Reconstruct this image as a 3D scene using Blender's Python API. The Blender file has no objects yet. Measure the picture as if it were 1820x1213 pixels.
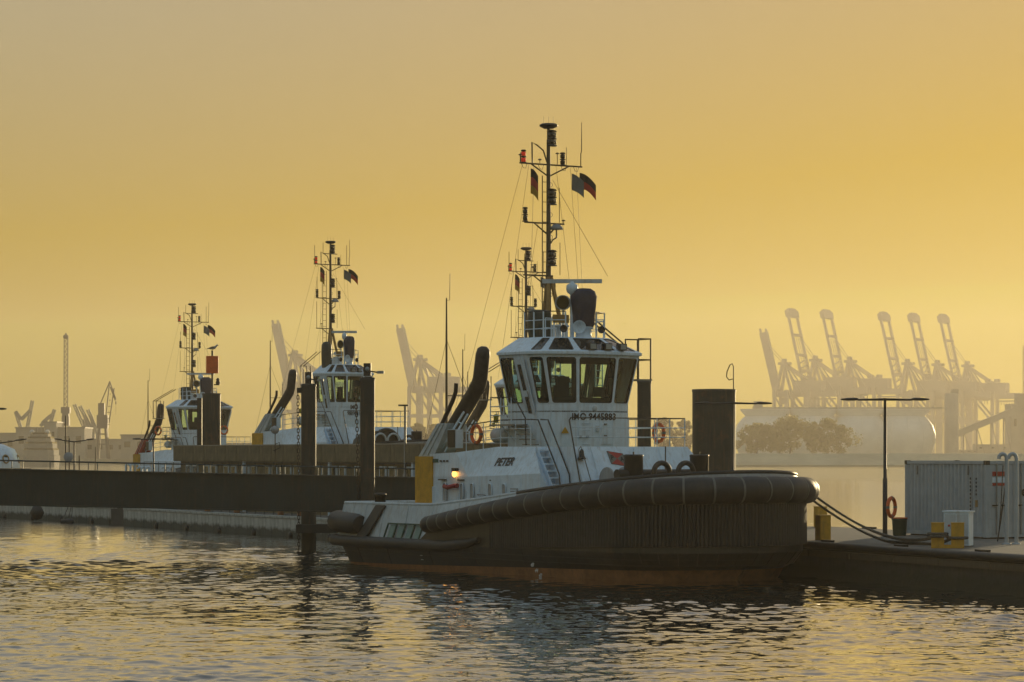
import bpy, math, random
import numpy as np
from mathutils import Vector, Matrix
random.seed(11)
R = math.radians
sc = bpy.context.scene
col = sc.collection

# ------------------------------------------------------------------ camera, sky, sun, exposure
FPX, HZ, CAMH = 5000.0, 808.0, 4.6          # focal length and horizon row for an 1820 px wide picture, eye height in metres
cd = bpy.data.cameras.new('camera'); cam = bpy.data.objects.new('camera', cd); col.objects.link(cam)
cam.location = (0, 0, CAMH); cam.rotation_euler = (R(90), 0, 0)
cd.sensor_width = 36; cd.lens = FPX / 1820 * 36; cd.shift_y = (HZ - 606.5) / 1820
cd.clip_start = .5; cd.clip_end = 9000
sc.camera = cam

SUN_AZ, SUN_EL = R(21), R(5)              # to the right of the view axis, low
wd = bpy.data.worlds.new('World'); sc.world = wd; wd.use_nodes = True
wn = wd.node_tree.nodes; wl = wd.node_tree.links
bg = wn['Background']
sky = wn.new('ShaderNodeTexSky'); sky.sky_type = 'NISHITA'; sky.sun_disc = False
sky.sun_elevation = SUN_EL; sky.sun_rotation = SUN_AZ
sky.air_density = 2.4; sky.dust_density = 3.4; sky.ozone_density = 4.2; sky.altitude = 0
gm = wn.new('ShaderNodeGamma'); gm.inputs[1].default_value = .21          # the photograph's compressed tonal range, over the whole sky alike
hsv = wn.new('ShaderNodeHueSaturation'); hsv.inputs['Saturation'].default_value = 2.0
wl.new(sky.outputs[0], gm.inputs[0]); wl.new(gm.outputs[0], hsv.inputs['Color'])
wl.new(hsv.outputs[0], bg.inputs[0]); bg.inputs[1].default_value = .15

sd = bpy.data.lights.new('sun', 'SUN'); sun = bpy.data.objects.new('sun', sd); col.objects.link(sun)
sd.energy = 1.6; sd.angle = R(.9); sd.color = (1, .775, .43)
sun.rotation_euler = Vector((-math.sin(SUN_AZ)*math.cos(SUN_EL), -math.cos(SUN_AZ)*math.cos(SUN_EL), -math.sin(SUN_EL))).to_track_quat('-Z', 'Y').to_euler()
sc.view_settings.view_transform = 'Standard'; sc.view_settings.look = 'None'
sc.view_settings.exposure = 1.2; sc.view_settings.gamma = 1
sc.render.engine = 'CYCLES'
sc.cycles.use_denoising = True
sc.cycles.max_bounces = 8; sc.cycles.volume_bounces = 1; sc.cycles.transparent_max_bounces = 24
sc.cycles.sample_clamp_indirect = 6; sc.cycles.caustics_reflective = False; sc.cycles.caustics_refractive = False

# ------------------------------------------------------------------ helpers
def at(px, py, D):                          # a pixel of the 1820x1213 picture at distance D
    return Vector(((px-910)/FPX*D, D, CAMH-(py-HZ)/FPX*D))

class MB:
    def __init__(s): s.v = []; s.f = []; s.sm = []
    def face(s, pts, sm=False):
        n = len(s.v); s.v += [tuple(p) for p in pts]; s.f.append(tuple(range(n, n+len(pts)))); s.sm.append(sm); return s
    def grid(s, rows, closed=False, sm=True):
        n = len(s.v); c = len(rows[0])
        for r in rows: s.v += [tuple(p) for p in r]
        for i in range(len(rows)-1):
            for j in range(c if closed else c-1):
                k = (j+1) % c
                s.f.append((n+i*c+j, n+i*c+k, n+(i+1)*c+k, n+(i+1)*c+j)); s.sm.append(sm)
        return s
    def box(s, x0, x1, y0, y1, z0, z1):
        n = len(s.v)
        s.v += [(x, y, z) for z in (z0, z1) for x, y in ((x0, y0), (x1, y0), (x1, y1), (x0, y1))]
        for q in ((3, 2, 1, 0), (4, 5, 6, 7), (0, 1, 5, 4), (1, 2, 6, 5), (2, 3, 7, 6), (3, 0, 4, 7)):
            s.f.append(tuple(n+i for i in q)); s.sm.append(False)
        return s
    def beam(s, p, q, w, h=None, up=(0, 0, 1)):
        p = Vector(p); q = Vector(q); h = h or w; d = (q-p).normalized(); up = Vector(up)
        if abs(d.dot(up)) > .97: up = Vector((0, 1, 0))
        a = d.cross(up).normalized()*w/2; b = a.cross(d).normalized()*h/2
        n = len(s.v)
        for c in (p, q): s.v += [tuple(c+x) for x in (-a-b, a-b, a+b, -a+b)]
        for k in ((0, 1, 2, 3), (7, 6, 5, 4), (1, 0, 4, 5), (2, 1, 5, 6), (3, 2, 6, 7), (0, 3, 7, 4)):
            s.f.append(tuple(n+i for i in k)); s.sm.append(False)
        return s
    def tube(s, pts, r, n=8, caps=True, closed=False):
        pts = [Vector(p) for p in pts]; m = len(pts)
        rr = r if isinstance(r, (list, tuple)) else [r]*m
        rows = []; pa = None
        for i, p in enumerate(pts):
            if closed: d = pts[(i+1) % m]-pts[i-1]
            else: d = pts[min(i+1, m-1)]-pts[max(i-1, 0)]
            d.normalize()
            if pa is None:
                a = d.cross(Vector((0, 0, 1)))
                if a.length < .05: a = d.cross(Vector((0, 1, 0)))
            else: a = pa-d*pa.dot(d)
            a.normalize(); pa = a; b = d.cross(a)
            rows.append([p+(a*math.cos(t)+b*math.sin(t))*rr[i] for t in (2*math.pi*k/n for k in range(n))])
        if closed: rows.append(rows[0])
        s.grid(rows, True)
        if caps and not closed: s.face(rows[0][::-1]); s.face(rows[-1])
        return s
    def lathe(s, prof, o=(0, 0, 0), n=16, axis=(0, 0, 1), sm=True):
        o = Vector(o); ax = Vector(axis).normalized()
        a = ax.cross(Vector((0, 0, 1)))
        if a.length < .05: a = Vector((1, 0, 0))
        a.normalize(); b = ax.cross(a)
        rows = [[o+ax*z+(a*math.cos(t)+b*math.sin(t))*r for t in (2*math.pi*k/n for k in range(n))] for r, z in prof]
        s.grid(rows, True, sm)
        if prof[0][0] > .001: s.face(rows[0][::-1])
        if prof[-1][0] > .001: s.face(rows[-1])
        return s
    def torus(s, c, axis, Rm, r, n=24, k=8, a0=0, a1=2*math.pi):
        c = Vector(c); ax = Vector(axis).normalized(); a = ax.cross(Vector((0, 0, 1)))
        if a.length < .05: a = Vector((1, 0, 0))
        a.normalize(); b = ax.cross(a); full = a1-a0 > 6.28
        pts = [c+(a*math.cos(t)+b*math.sin(t))*Rm for t in (a0+(a1-a0)*i/n for i in range(n if full else n+1))]
        return s.tube(pts, r, k, True, full)
    def prism(s, pts, z0, z1):              # pts counter-clockwise in plan
        n = len(pts); lo = [(x, y, z0) for x, y in pts]; hi = [(x, y, z1) for x, y in pts]
        s.face(lo[::-1]); s.face(hi)
        for i in range(n): s.face([lo[i], lo[(i+1) % n], hi[(i+1) % n], hi[i]])
        return s
    def build(s, name, mat, parent=None, loc=None, smooth=None):
        me = bpy.data.meshes.new(name); me.from_pydata(s.v, [], s.f)
        me.polygons.foreach_set('use_smooth', s.sm if smooth is None else [smooth]*len(s.f))
        if isinstance(mat, (list, tuple)):
            for m in mat: me.materials.append(m)
        else: me.materials.append(mat)
        me.update(); return put(name, me, parent, loc)
def put(name, me, parent=None, loc=None):
    o = bpy.data.objects.new(name, me); col.objects.link(o)
    if parent: o.parent = parent
    if loc: o.location = loc
    return o
def tag(o, label=None, cat=None, group=None, kind=None):
    if label: o['label'] = label
    if cat: o['category'] = cat
    if group: o['group'] = group
    if kind: o['kind'] = kind
    return o
def empty(name, loc=(0, 0, 0), rz=0, label=None, cat=None, group=None):
    o = bpy.data.objects.new(name, None); col.objects.link(o); o.location = loc; o.rotation_euler = (0, 0, rz)
    o.empty_display_size = .2
    return tag(o, label, cat, group)
def copy_tree(o, parent=None):
    c = o.copy(); col.objects.link(c); c.parent = parent
    for ch in o.children: copy_tree(ch, c)
    return c

def mat(name, c, rough=.5, metal=0, var=.18, vs=2.5, bump=0, bs=30, streak=None, sa=.35, emit=None, es=0, spec=.5, stretch=(1, 1, 1), tide=None, rust=0):
    m = bpy.data.materials.new(name); m.use_nodes = True; nt = m.node_tree; N = nt.nodes; Lk = nt.links
    b = N['Principled BSDF']; b.inputs['Roughness'].default_value = rough; b.inputs['Metallic'].default_value = metal
    b.inputs['Specular IOR Level'].default_value = spec
    tc = N.new('ShaderNodeTexCoord'); mp = N.new('ShaderNodeMapping'); mp.inputs['Scale'].default_value = stretch
    Lk.new(tc.outputs['Object'], mp.inputs[0])
    nz = N.new('ShaderNodeTexNoise'); nz.inputs['Scale'].default_value = vs; nz.inputs['Detail'].default_value = 6; nz.inputs['Roughness'].default_value = .65
    Lk.new(mp.outputs[0], nz.inputs[0])
    mr = N.new('ShaderNodeMapRange'); mr.inputs[1].default_value = .3; mr.inputs[2].default_value = .7
    mr.inputs[3].default_value = 1-var; mr.inputs[4].default_value = 1+var*.6
    Lk.new(nz.outputs[0], mr.inputs[0])
    mx = N.new('ShaderNodeMix'); mx.data_type = 'RGBA'; mx.blend_type = 'MULTIPLY'; mx.inputs[0].default_value = 1
    mx.inputs[6].default_value = (*c, 1); Lk.new(mr.outputs[0], mx.inputs[7]); out = mx.outputs[2]
    if streak:
        m2 = N.new('ShaderNodeMapping'); m2.inputs['Scale'].default_value = (5, 5, .45); Lk.new(tc.outputs['Object'], m2.inputs[0])
        n2 = N.new('ShaderNodeTexNoise'); n2.inputs['Scale'].default_value = 1.6; n2.inputs['Detail'].default_value = 7; Lk.new(m2.outputs[0], n2.inputs[0])
        r2 = N.new('ShaderNodeMapRange'); r2.inputs[1].default_value = .5; r2.inputs[2].default_value = .72; r2.inputs[4].default_value = sa
        Lk.new(n2.outputs[0], r2.inputs[0])
        x2 = N.new('ShaderNodeMix'); x2.data_type = 'RGBA'; Lk.new(r2.outputs[0], x2.inputs[0]); Lk.new(out, x2.inputs[6]); x2.inputs[7].default_value = (*streak, 1)
        out = x2.outputs[2]
    if rust:
        n4 = N.new('ShaderNodeTexNoise'); n4.inputs['Scale'].default_value = .9; n4.inputs['Detail'].default_value = 9; n4.inputs['Roughness'].default_value = .7; Lk.new(tc.outputs['Object'], n4.inputs[0])
        r4 = N.new('ShaderNodeMapRange'); r4.inputs[1].default_value = .56; r4.inputs[2].default_value = .68; r4.inputs[4].default_value = rust; Lk.new(n4.outputs[0], r4.inputs[0])
        x4 = N.new('ShaderNodeMix'); x4.data_type = 'RGBA'; Lk.new(r4.outputs[0], x4.inputs[0]); Lk.new(out, x4.inputs[6]); x4.inputs[7].default_value = (.13, .06, .025, 1); out = x4.outputs[2]
    if tide:                                # weed and wet growth up to the tide line
        sx = N.new('ShaderNodeSeparateXYZ'); Lk.new(tc.outputs['Object'], sx.inputs[0]); ad = N.new('ShaderNodeMath'); ad.operation = 'MULTIPLY_ADD'; ad.inputs[1].default_value = -.9
        Lk.new(nz.outputs[0], ad.inputs[0]); Lk.new(sx.outputs[2], ad.inputs[2])
        r3 = N.new('ShaderNodeMapRange'); r3.inputs[1].default_value = tide-.45-.12; r3.inputs[2].default_value = tide-.45+.12; r3.inputs[3].default_value = .85; r3.inputs[4].default_value = 0; Lk.new(ad.outputs[0], r3.inputs[0])
        x3 = N.new('ShaderNodeMix'); x3.data_type = 'RGBA'; Lk.new(r3.outputs[0], x3.inputs[0]); Lk.new(out, x3.inputs[6]); x3.inputs[7].default_value = (.022, .026, .012, 1); out = x3.outputs[2]
    Lk.new(out, b.inputs['Base Color'])
    rr = N.new('ShaderNodeMapRange'); rr.inputs[3].default_value = max(0, rough-.08); rr.inputs[4].default_value = min(1, rough+.1)
    Lk.new(nz.outputs[0], rr.inputs[0]); Lk.new(rr.outputs[0], b.inputs['Roughness'])
    if bump:
        nb = N.new('ShaderNodeTexNoise'); nb.inputs['Scale'].default_value = bs; nb.inputs['Detail'].default_value = 5; Lk.new(mp.outputs[0], nb.inputs[0])
        bp = N.new('ShaderNodeBump'); bp.inputs['Strength'].default_value = bump; bp.inputs['Distance'].default_value = .02
        Lk.new(nb.outputs[0], bp.inputs['Height']); Lk.new(bp.outputs[0], b.inputs['Normal'])
    if emit:
        b.inputs['Emission Color'].default_value = (*emit, 1); b.inputs['Emission Strength'].default_value = es
    return m
def glass(name, tint, gl=.12):
    m = bpy.data.materials.new(name); m.use_nodes = True; N = m.node_tree.nodes; Lk = m.node_tree.links
    N.remove(N['Principled BSDF']); out = N['Material Output']
    t = N.new('ShaderNodeBsdfTransparent'); t.inputs[0].default_value = (*tint, 1)
    g = N.new('ShaderNodeBsdfGlossy'); g.inputs['Roughness'].default_value = .03
    fr = N.new('ShaderNodeFresnel'); fr.inputs[0].default_value = 1.5
    mx = N.new('ShaderNodeMixShader'); Lk.new(fr.outputs[0], mx.inputs[0]); Lk.new(t.outputs[0], mx.inputs[1]); Lk.new(g.outputs[0], mx.inputs[2])
    Lk.new(mx.outputs[0], out.inputs[0]); return m

M = dict(
 white=mat('white_paint', (.73, .85, .96), .42, var=.12, streak=(.36, .29, .22), sa=.34),
 offwhite=mat('grey_white_paint', (.56, .62, .66), .5, var=.16, streak=(.34, .28, .2), sa=.4),
 grey=mat('grey_paint', (.36, .37, .38), .5, var=.2, streak=(.2, .16, .12)),
 hull=mat('black_hull_paint', (.022, .024, .022), .42, var=.45, vs=1.2, streak=(.06, .055, .045), sa=.35, bump=.15, bs=6, rust=.25),
 boot=mat('red_antifouling', (.34, .15, .06), .7, var=.4, vs=2, streak=(.10, .07, .05), sa=.45),
 rubber=mat('black_rubber', (.020, .020, .019), .5, var=.5, vs=3, bump=.25, bs=14, streak=(.055, .05, .042), sa=.3),
 strap=mat('fender_strap_grey', (.15, .15, .13), .6, var=.3),
 black=mat('black_paint', (.018, .018, .018), .45, var=.3),
 yellow=mat('yellow_paint', (.62, .33, .02), .5, var=.25, vs=4, streak=(.2, .11, .04), sa=.35),
 ochre=mat('ochre_mast_paint', (.33, .2, .06), .5, var=.25),
 mast=mat('dark_mast_paint', (.10, .075, .04), .5, var=.3),
 deck=mat('green_deck', (.06, .12, .09), .8, var=.3, bump=.2),
 exhaust=mat('sooty_exhaust', (.045, .04, .036), .45, metal=.2, var=.5, vs=4, bump=.1),
 navy=mat('navy_tarpaulin', (.022, .025, .055), .55, var=.4, vs=5, bump=.5, bs=7),
 gtarp=mat('dark_green_tarpaulin', (.018, .035, .03), .45, var=.4, vs=5, bump=.7, bs=8),
 red=mat('red_paint', (.45, .04, .025), .5),
 orange=mat('orange_paint', (.75, .13, .015), .5, var=.2),
 redlens=mat('red_lens', (.6, .03, .01), .2, emit=(1, .06, .02), es=.1),
 lamp=mat('lit_lamp_lens', (1, .5, .1), .3, emit=(1, .42, .08), es=1.6),
 lens=mat('lamp_glass', (.35, .38, .38), .15, var=.1),
 dlens=mat('dark_amber_lens', (.05, .04, .02), .2),
 interior=mat('wheelhouse_interior', (.05, .055, .05), .6),
 curtain=mat('pale_green_panel', (.25, .36, .33), .7),
 steel=mat('galvanised_steel', (.28, .28, .27), .45, metal=.6, var=.25),
 rail=mat('grey_rail', (.5, .5, .48), .5),
 rope=mat('mooring_rope', (.10, .09, .075), .85, var=.4, vs=12, bump=.4, bs=60),
 girder=mat('dark_blue_green_steel', (.018, .032, .034), .45, var=.4, vs=.8, streak=(.06, .05, .035), sa=.4, rust=.15, bump=.1, bs=3),
 pile=mat('dark_pile_steel', (.026, .029, .025), .55, var=.5, vs=1.3, streak=(.10, .065, .035), sa=.55, bump=.25, bs=9, tide=1.1, rust=.6),
 conc=mat('weathered_concrete', (.6, .59, .54), .85, var=.3, vs=1.4, streak=(.13, .12, .08), sa=.6, bump=.35, bs=9, tide=.42),
 conc2=mat('concrete_deck', (.16, .145, .125), .8, var=.25, vs=.9, bump=.25, bs=14),
 wood=mat('brown_timber', (.095, .07, .04), .75, var=.4, vs=2, streak=(.04, .032, .02), sa=.5, bump=.3, stretch=(4, 4, .5)),
 brown=mat('brown_cladding', (.20, .16, .09), .75, var=.35, vs=1.5, streak=(.07, .05, .03), sa=.55, bump=.3, bs=12),
 dock=mat('dark_pontoon_side', (.05, .05, .042), .7, var=.4, vs=1.2, streak=(.02, .03, .018), sa=.6, bump=.4, bs=5, tide=.5),
 cont=mat('container_paint', (.42, .46, .49), .5, var=.16, vs=1.5, streak=(.3, .25, .2), sa=.3),
 chain=mat('rusty_chain', (.05, .04, .03), .6, metal=.4, var=.4),
 gull=mat('gull_plumage', (.45, .45, .45), .8), gullw=mat('gull_wing_grey', (.16, .16, .17), .8),
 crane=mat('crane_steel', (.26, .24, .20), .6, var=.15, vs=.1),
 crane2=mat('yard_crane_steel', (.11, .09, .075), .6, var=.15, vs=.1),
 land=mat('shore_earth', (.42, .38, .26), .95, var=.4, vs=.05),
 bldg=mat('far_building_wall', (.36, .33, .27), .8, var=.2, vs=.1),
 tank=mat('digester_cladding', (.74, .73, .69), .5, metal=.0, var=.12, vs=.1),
 trunk=mat('bark', (.07, .05, .035), .9),
 pane=glass('wheelhouse_glass', (.68, .84, .77)), dpane=mat('dark_window_glass', (.02, .025, .025), .08, var=.1),
 flagr=mat('red_flag_cloth', (.5, .06, .03), .8), flagw=mat('white_flag_cloth', (.2, .2, .18), .8), flagb=mat('black_flag_cloth', (.03, .025, .02), .8), flagg=mat('gold_flag_cloth', (.45, .25, .03), .8),
 letter=mat('black_lettering', (.012, .012, .014), .5, var=.1), wletter=mat('white_lettering', (.6, .6, .58), .6),
 hose=mat('red_hose', (.3, .02, .03), .6), sclass=mat('green_bin', (.02, .06, .04), .5),
)

def leafy(name, c, t):                      # thin leaves let the low sun through
    m = bpy.data.materials.new(name); m.use_nodes = True; N = m.node_tree.nodes; Lk = m.node_tree.links; N.remove(N['Principled BSDF'])
    d = N.new('ShaderNodeBsdfDiffuse'); tr = N.new('ShaderNodeBsdfTranslucent'); mx = N.new('ShaderNodeMixShader'); mx.inputs[0].default_value = .55
    tc = N.new('ShaderNodeTexCoord'); nz = N.new('ShaderNodeTexNoise'); nz.inputs['Scale'].default_value = .35; Lk.new(tc.outputs['Object'], nz.inputs[0])
    for sh, cc in ((d, c), (tr, t)):
        mc = N.new('ShaderNodeMix'); mc.data_type = 'RGBA'; Lk.new(nz.outputs[0], mc.inputs[0]); mc.inputs[6].default_value = (*[x*.7 for x in cc], 1); mc.inputs[7].default_value = (*[x*1.25 for x in cc], 1); Lk.new(mc.outputs[2], sh.inputs[0])
    Lk.new(d.outputs[0], mx.inputs[1]); Lk.new(tr.outputs[0], mx.inputs[2]); Lk.new(mx.outputs[0], N['Material Output'].inputs[0]); return m
M['leaf'] = leafy('foliage', (.14, .13, .05), (.34, .30, .10))

def text(parent, s, size, p, r, w, m, shear=0, bold=.0, name='lettering', sx=1):
    cu = bpy.data.curves.new('t', 'FONT'); cu.body = s; cu.size = size; cu.align_x = 'CENTER'; cu.align_y = 'CENTER'
    cu.shear = shear; cu.offset = bold; cu.extrude = .004; cu.resolution_u = 3
    t = bpy.data.objects.new('t', cu); col.objects.link(t)
    me = bpy.data.meshes.new_from_object(t.evaluated_get(bpy.context.evaluated_depsgraph_get()))
    bpy.data.objects.remove(t); bpy.data.curves.remove(cu)
    r = Vector(r).normalized(); w = Vector(w); w = (w-r*w.dot(r)).normalized(); n = r.cross(w)
    mm = Matrix((( r.x*sx, w.x, n.x, p[0]), (r.y*sx, w.y, n.y, p[1]), (r.z*sx, w.z, n.z, p[2]), (0, 0, 0, 1)))
    me.transform(mm); me.materials.clear(); me.materials.append(m); me.name = name
    return put(name, me, parent)

def catmull(pts, k):
    out = []; n = len(pts)
    for i in range(n-1):
        p0, p1, p2, p3 = (np.array(pts[max(0, min(n-1, j))], float) for j in (i-1, i, i+1, i+2))
        for j in range(k):
            t = j/k
            out.append(.5*((2*p1)+(-p0+p2)*t+(2*p0-5*p1+4*p2-p3)*t*t+(-p0+3*p1-3*p2+p3)*t**3))
    out.append(np.array(pts[-1], float)); return out
def lerp(t, *kv):
    if t <= kv[0][0]: return kv[0][1]
    for (a, b), (c, d) in zip(kv, kv[1:]):
        if t <= c: return b+(d-b)*(t-a)/(c-a)
    return kv[-1][1]

def winpanel(parent, b0, b1, t1, t0, cen, fm, gm, ml=.09, mr=.09, mb=.1, mt=.1, rad=.1, pane=None, name='window', depth=.06):
    """one facet with a round-cornered opening: frame, rubber gasket and pane"""
    b0, b1, t1, t0 = (Vector(x) for x in (b0, b1, t1, t0)); cen = Vector(cen)
    nrm = (b1-b0).cross(t0-b0).normalized()
    if nrm.dot((b0+b1+t0+t1)/4-cen) < 0: b0, b1, t1, t0 = b1, b0, t0, t1; nrm = -nrm; ml, mr = mr, ml
    wd_ = ((b1-b0).length+(t1-t0).length)/2; hg = ((t0-b0).length+(t1-b1).length)/2
    def f(s, t): return (b0*(1-s)+b1*s)*(1-t)+(t0*(1-s)+t1*s)*t
    def ring(e):
        a, b, c, d = (ml+e)/wd_, 1-(mr+e)/wd_, (mb+e)/hg, 1-(mt+e)/hg; rs, rt = max(rad-e, .02)/wd_, max(rad-e, .02)/hg; g = []
        for cx, cy, a0 in ((a+rs, c+rt, 180), (b-rs, c+rt, 270), (b-rs, d-rt, 0), (a+rs, d-rt, 90)):
            g += [f(cx+rs*math.cos(R(a0+30*k)), cy+rt*math.sin(R(a0+30*k))) for k in range(4)]
        return g
    inn = ring(0); oc = [b0, b1, t1, t0]; q = MB()
    for k in range(4):
        for j in range(3): q.face([oc[k], inn[4*k+j+1], inn[4*k+j]])
        q.face([oc[k], oc[(k+1) % 4], inn[(4*k+4) % 16], inn[4*k+3]])
    bk = [p-nrm*depth for p in inn]; q.grid([inn, bk], True, False)
    fr = q.build(name+'_frame', fm, parent)
    r2 = ring(.035); g = MB(); up = nrm*.006
    g.grid([[p+up for p in inn], [p+up for p in r2], [p-nrm*depth for p in r2]], True, False); g.build('gasket', gm, fr)
    MB().face([p-nrm*(depth*.5) for p in r2]).build('pane', pane or M['pane'], fr)
    return fr

def railing(parent, path, h, rails, mt, mp, rr=.024, pr=.022, step=1.2, closed=False, name='railing'):
    path = [Vector(p) for p in path]; up = Vector((0, 0, h))
    root = MB().tube([p+up for p in path], rr, 6).build(name, mt, parent)
    for k in range(rails):
        MB().tube([p+up*(k+1)/(rails+1) for p in path], rr*.75, 5).build('rail_bar', mp, root)
    for a, b in zip(path, path[1:]):
        n = max(1, round((b-a).length/step))
        for i in range(n): p = a.lerp(b, i/n); MB().tube([p, p+up], pr, 5).build('post', mp, root)
    MB().tube([path[-1], path[-1]+up], pr, 5).build('post', mp, root)
    return root

def lifebuoy(loc, axis, label, rad=.34, group='lifebuoys'):
    root = empty('lifebuoy', loc, 0, label, 'lifebuoy', group); ax = Vector(axis)
    for k in range(4): MB().torus((0, 0, 0), ax, rad, .075, 6, 8, k*math.pi/2+.12, (k+1)*math.pi/2-.12).build('ring_section', M['orange'], root)
    for k in range(4): MB().torus((0, 0, 0), ax, rad, .08, 2, 8, k*math.pi/2-.12, k*math.pi/2+.12).build('white_band', M['flagw'], root)
    return root

def flag(parent, p, d, w, h, mats, ph=0., droop=.35):
    """a cloth hanging from its hoist at p, flying along d; mats = stripes from the top"""
    p = Vector(p); d = Vector(d).normalized(); sdv = d.cross(Vector((0, 0, 1))); n = len(mats); first = None
    for s in range(n):
        rows = []
        for j in range(3):
            tz = (s+j/2)/n
            rows.append([p+d*(w*t)+Vector((0, 0, -h*tz-droop*w*t*t))+sdv*(.1*w*math.sin(5*t+ph+2*tz)) for t in (i/8 for i in range(9))])
        q = MB().grid(rows).build('flag' if first is None else 'stripe', mats[s], first or parent)
        first = first or q
    return first

def nav_light(parent, p, lens, r=.11, h=.42, n=2):
    b = MB().lathe([(r*1.15, 0), (r*1.15, .04), (r*.5, .04), (r*.5, h*.46), (r*1.1, h*.46), (r*1.1, h*.54), (r*.5, h*.54), (r*.5, h*.94), (r*1.1, h*.94), (r*.8, h+.03)], p, 10).build('navigation_light', M['black'], parent)
    for k in range(n):
        z = h*(.1+.48*k); MB().lathe([(r*.7, z), (r*.92, z+.03), (r*.92, z+h*.28), (r*.7, z+h*.31)], p, 10).build('lens', lens, b)
    return b

# ------------------------------------------------------------------ the tug boats
HALF = [(-20.6, 0), (-20.6, 1.4), (-20.55, 2.7), (-20.3, 3.45), (-19.7, 3.95), (-18.6, 4.2), (-16, 4.42), (-12, 4.55), (-8, 4.58), (-4, 4.52), (-1.8, 4.38)] + \
       [(4.1*math.cos(R(p)), 4.22*math.sin(R(p))) for p in (86, 74, 62, 50, 38, 26, 13, 0)]
_h = catmull(HALF, 6)
STB = [(float(u), max(0., float(v))) for u, v in _h]
OUT = [(u, -v) for u, v in STB] + [(u, v) for u, v in STB[-2:0:-1]]      # closed, local x forward, y to port
def onrm(L_, closed=True):
    n = len(L_); o = []
    for i in range(n):
        a = L_[(i-1) % n]; b = L_[(i+1) % n]; dx, dy = b[0]-a[0], b[1]-a[1]; l = math.hypot(dx, dy) or 1
        o.append((dy/l, -dx/l))
    return o
ONR = onrm(OUT)
def off(i, e): return (OUT[i][0]+ONR[i][0]*e, OUT[i][1]+ONR[i][1]*e)
def fz(u): return lerp(u, (-11.6, 1.75), (-8, 2.22), (-5, 2.58), (-1.5, 2.98), (2, 3.24), (4.4, 3.33))
def frad(u): return lerp(u, (-11.6, .33), (-5, .42), (-1, .46), (3, .49))
def zbul(u): return lerp(u, (-20.6, 2.52), (-11.5, 2.56), (-8, 2.84), (-2, 3.42), (4.3, 3.95))
def ztop(u): return lerp(u, (-12.2, 1.05), (-10.8, fz(-10.8)), (-5, fz(-5)), (4.4, fz(4.4)))
def zdeck(u): return lerp(u, (-13, 1.15), (-9, 1.6), (4.3, 2.85))
BOW0 = [i for i in range(len(OUT)) if OUT[i][0] > -11.6]                 # outline indices forward of the fender ends
NO = len(OUT)
def arc_pts(u0, e, zf, fore=True):
    """outline points forward (or aft) of u0, ordered along the hull, with offset e and height zf(u)"""
    if fore: idx = [i for i in range(NO) if OUT[i][0] >= u0]
    else:
        idx = [i for i in range(NO) if OUT[i][0] <= u0]
        k = next((j for j in range(len(idx)-1) if idx[j+1]-idx[j] > 1), -1)
        idx = idx[k+1:]+idx[:k+1]
    return [Vector((*off(i, e), zf(OUT[i][0]))) for i in idx]
def resample(pts, step):
    ds = [0]
    for a, b in zip(pts, pts[1:]): ds.append(ds[-1]+(b-a).length)
    n = max(2, round(ds[-1]/step)); out = []; j = 0
    for k in range(n+1):
        s = ds[-1]*k/n
        while j < len(ds)-2 and ds[j+1] < s: j += 1
        t = (s-ds[j])/max(1e-6, ds[j+1]-ds[j]); out.append(pts[j].lerp(pts[j+1], t))
    return out

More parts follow.
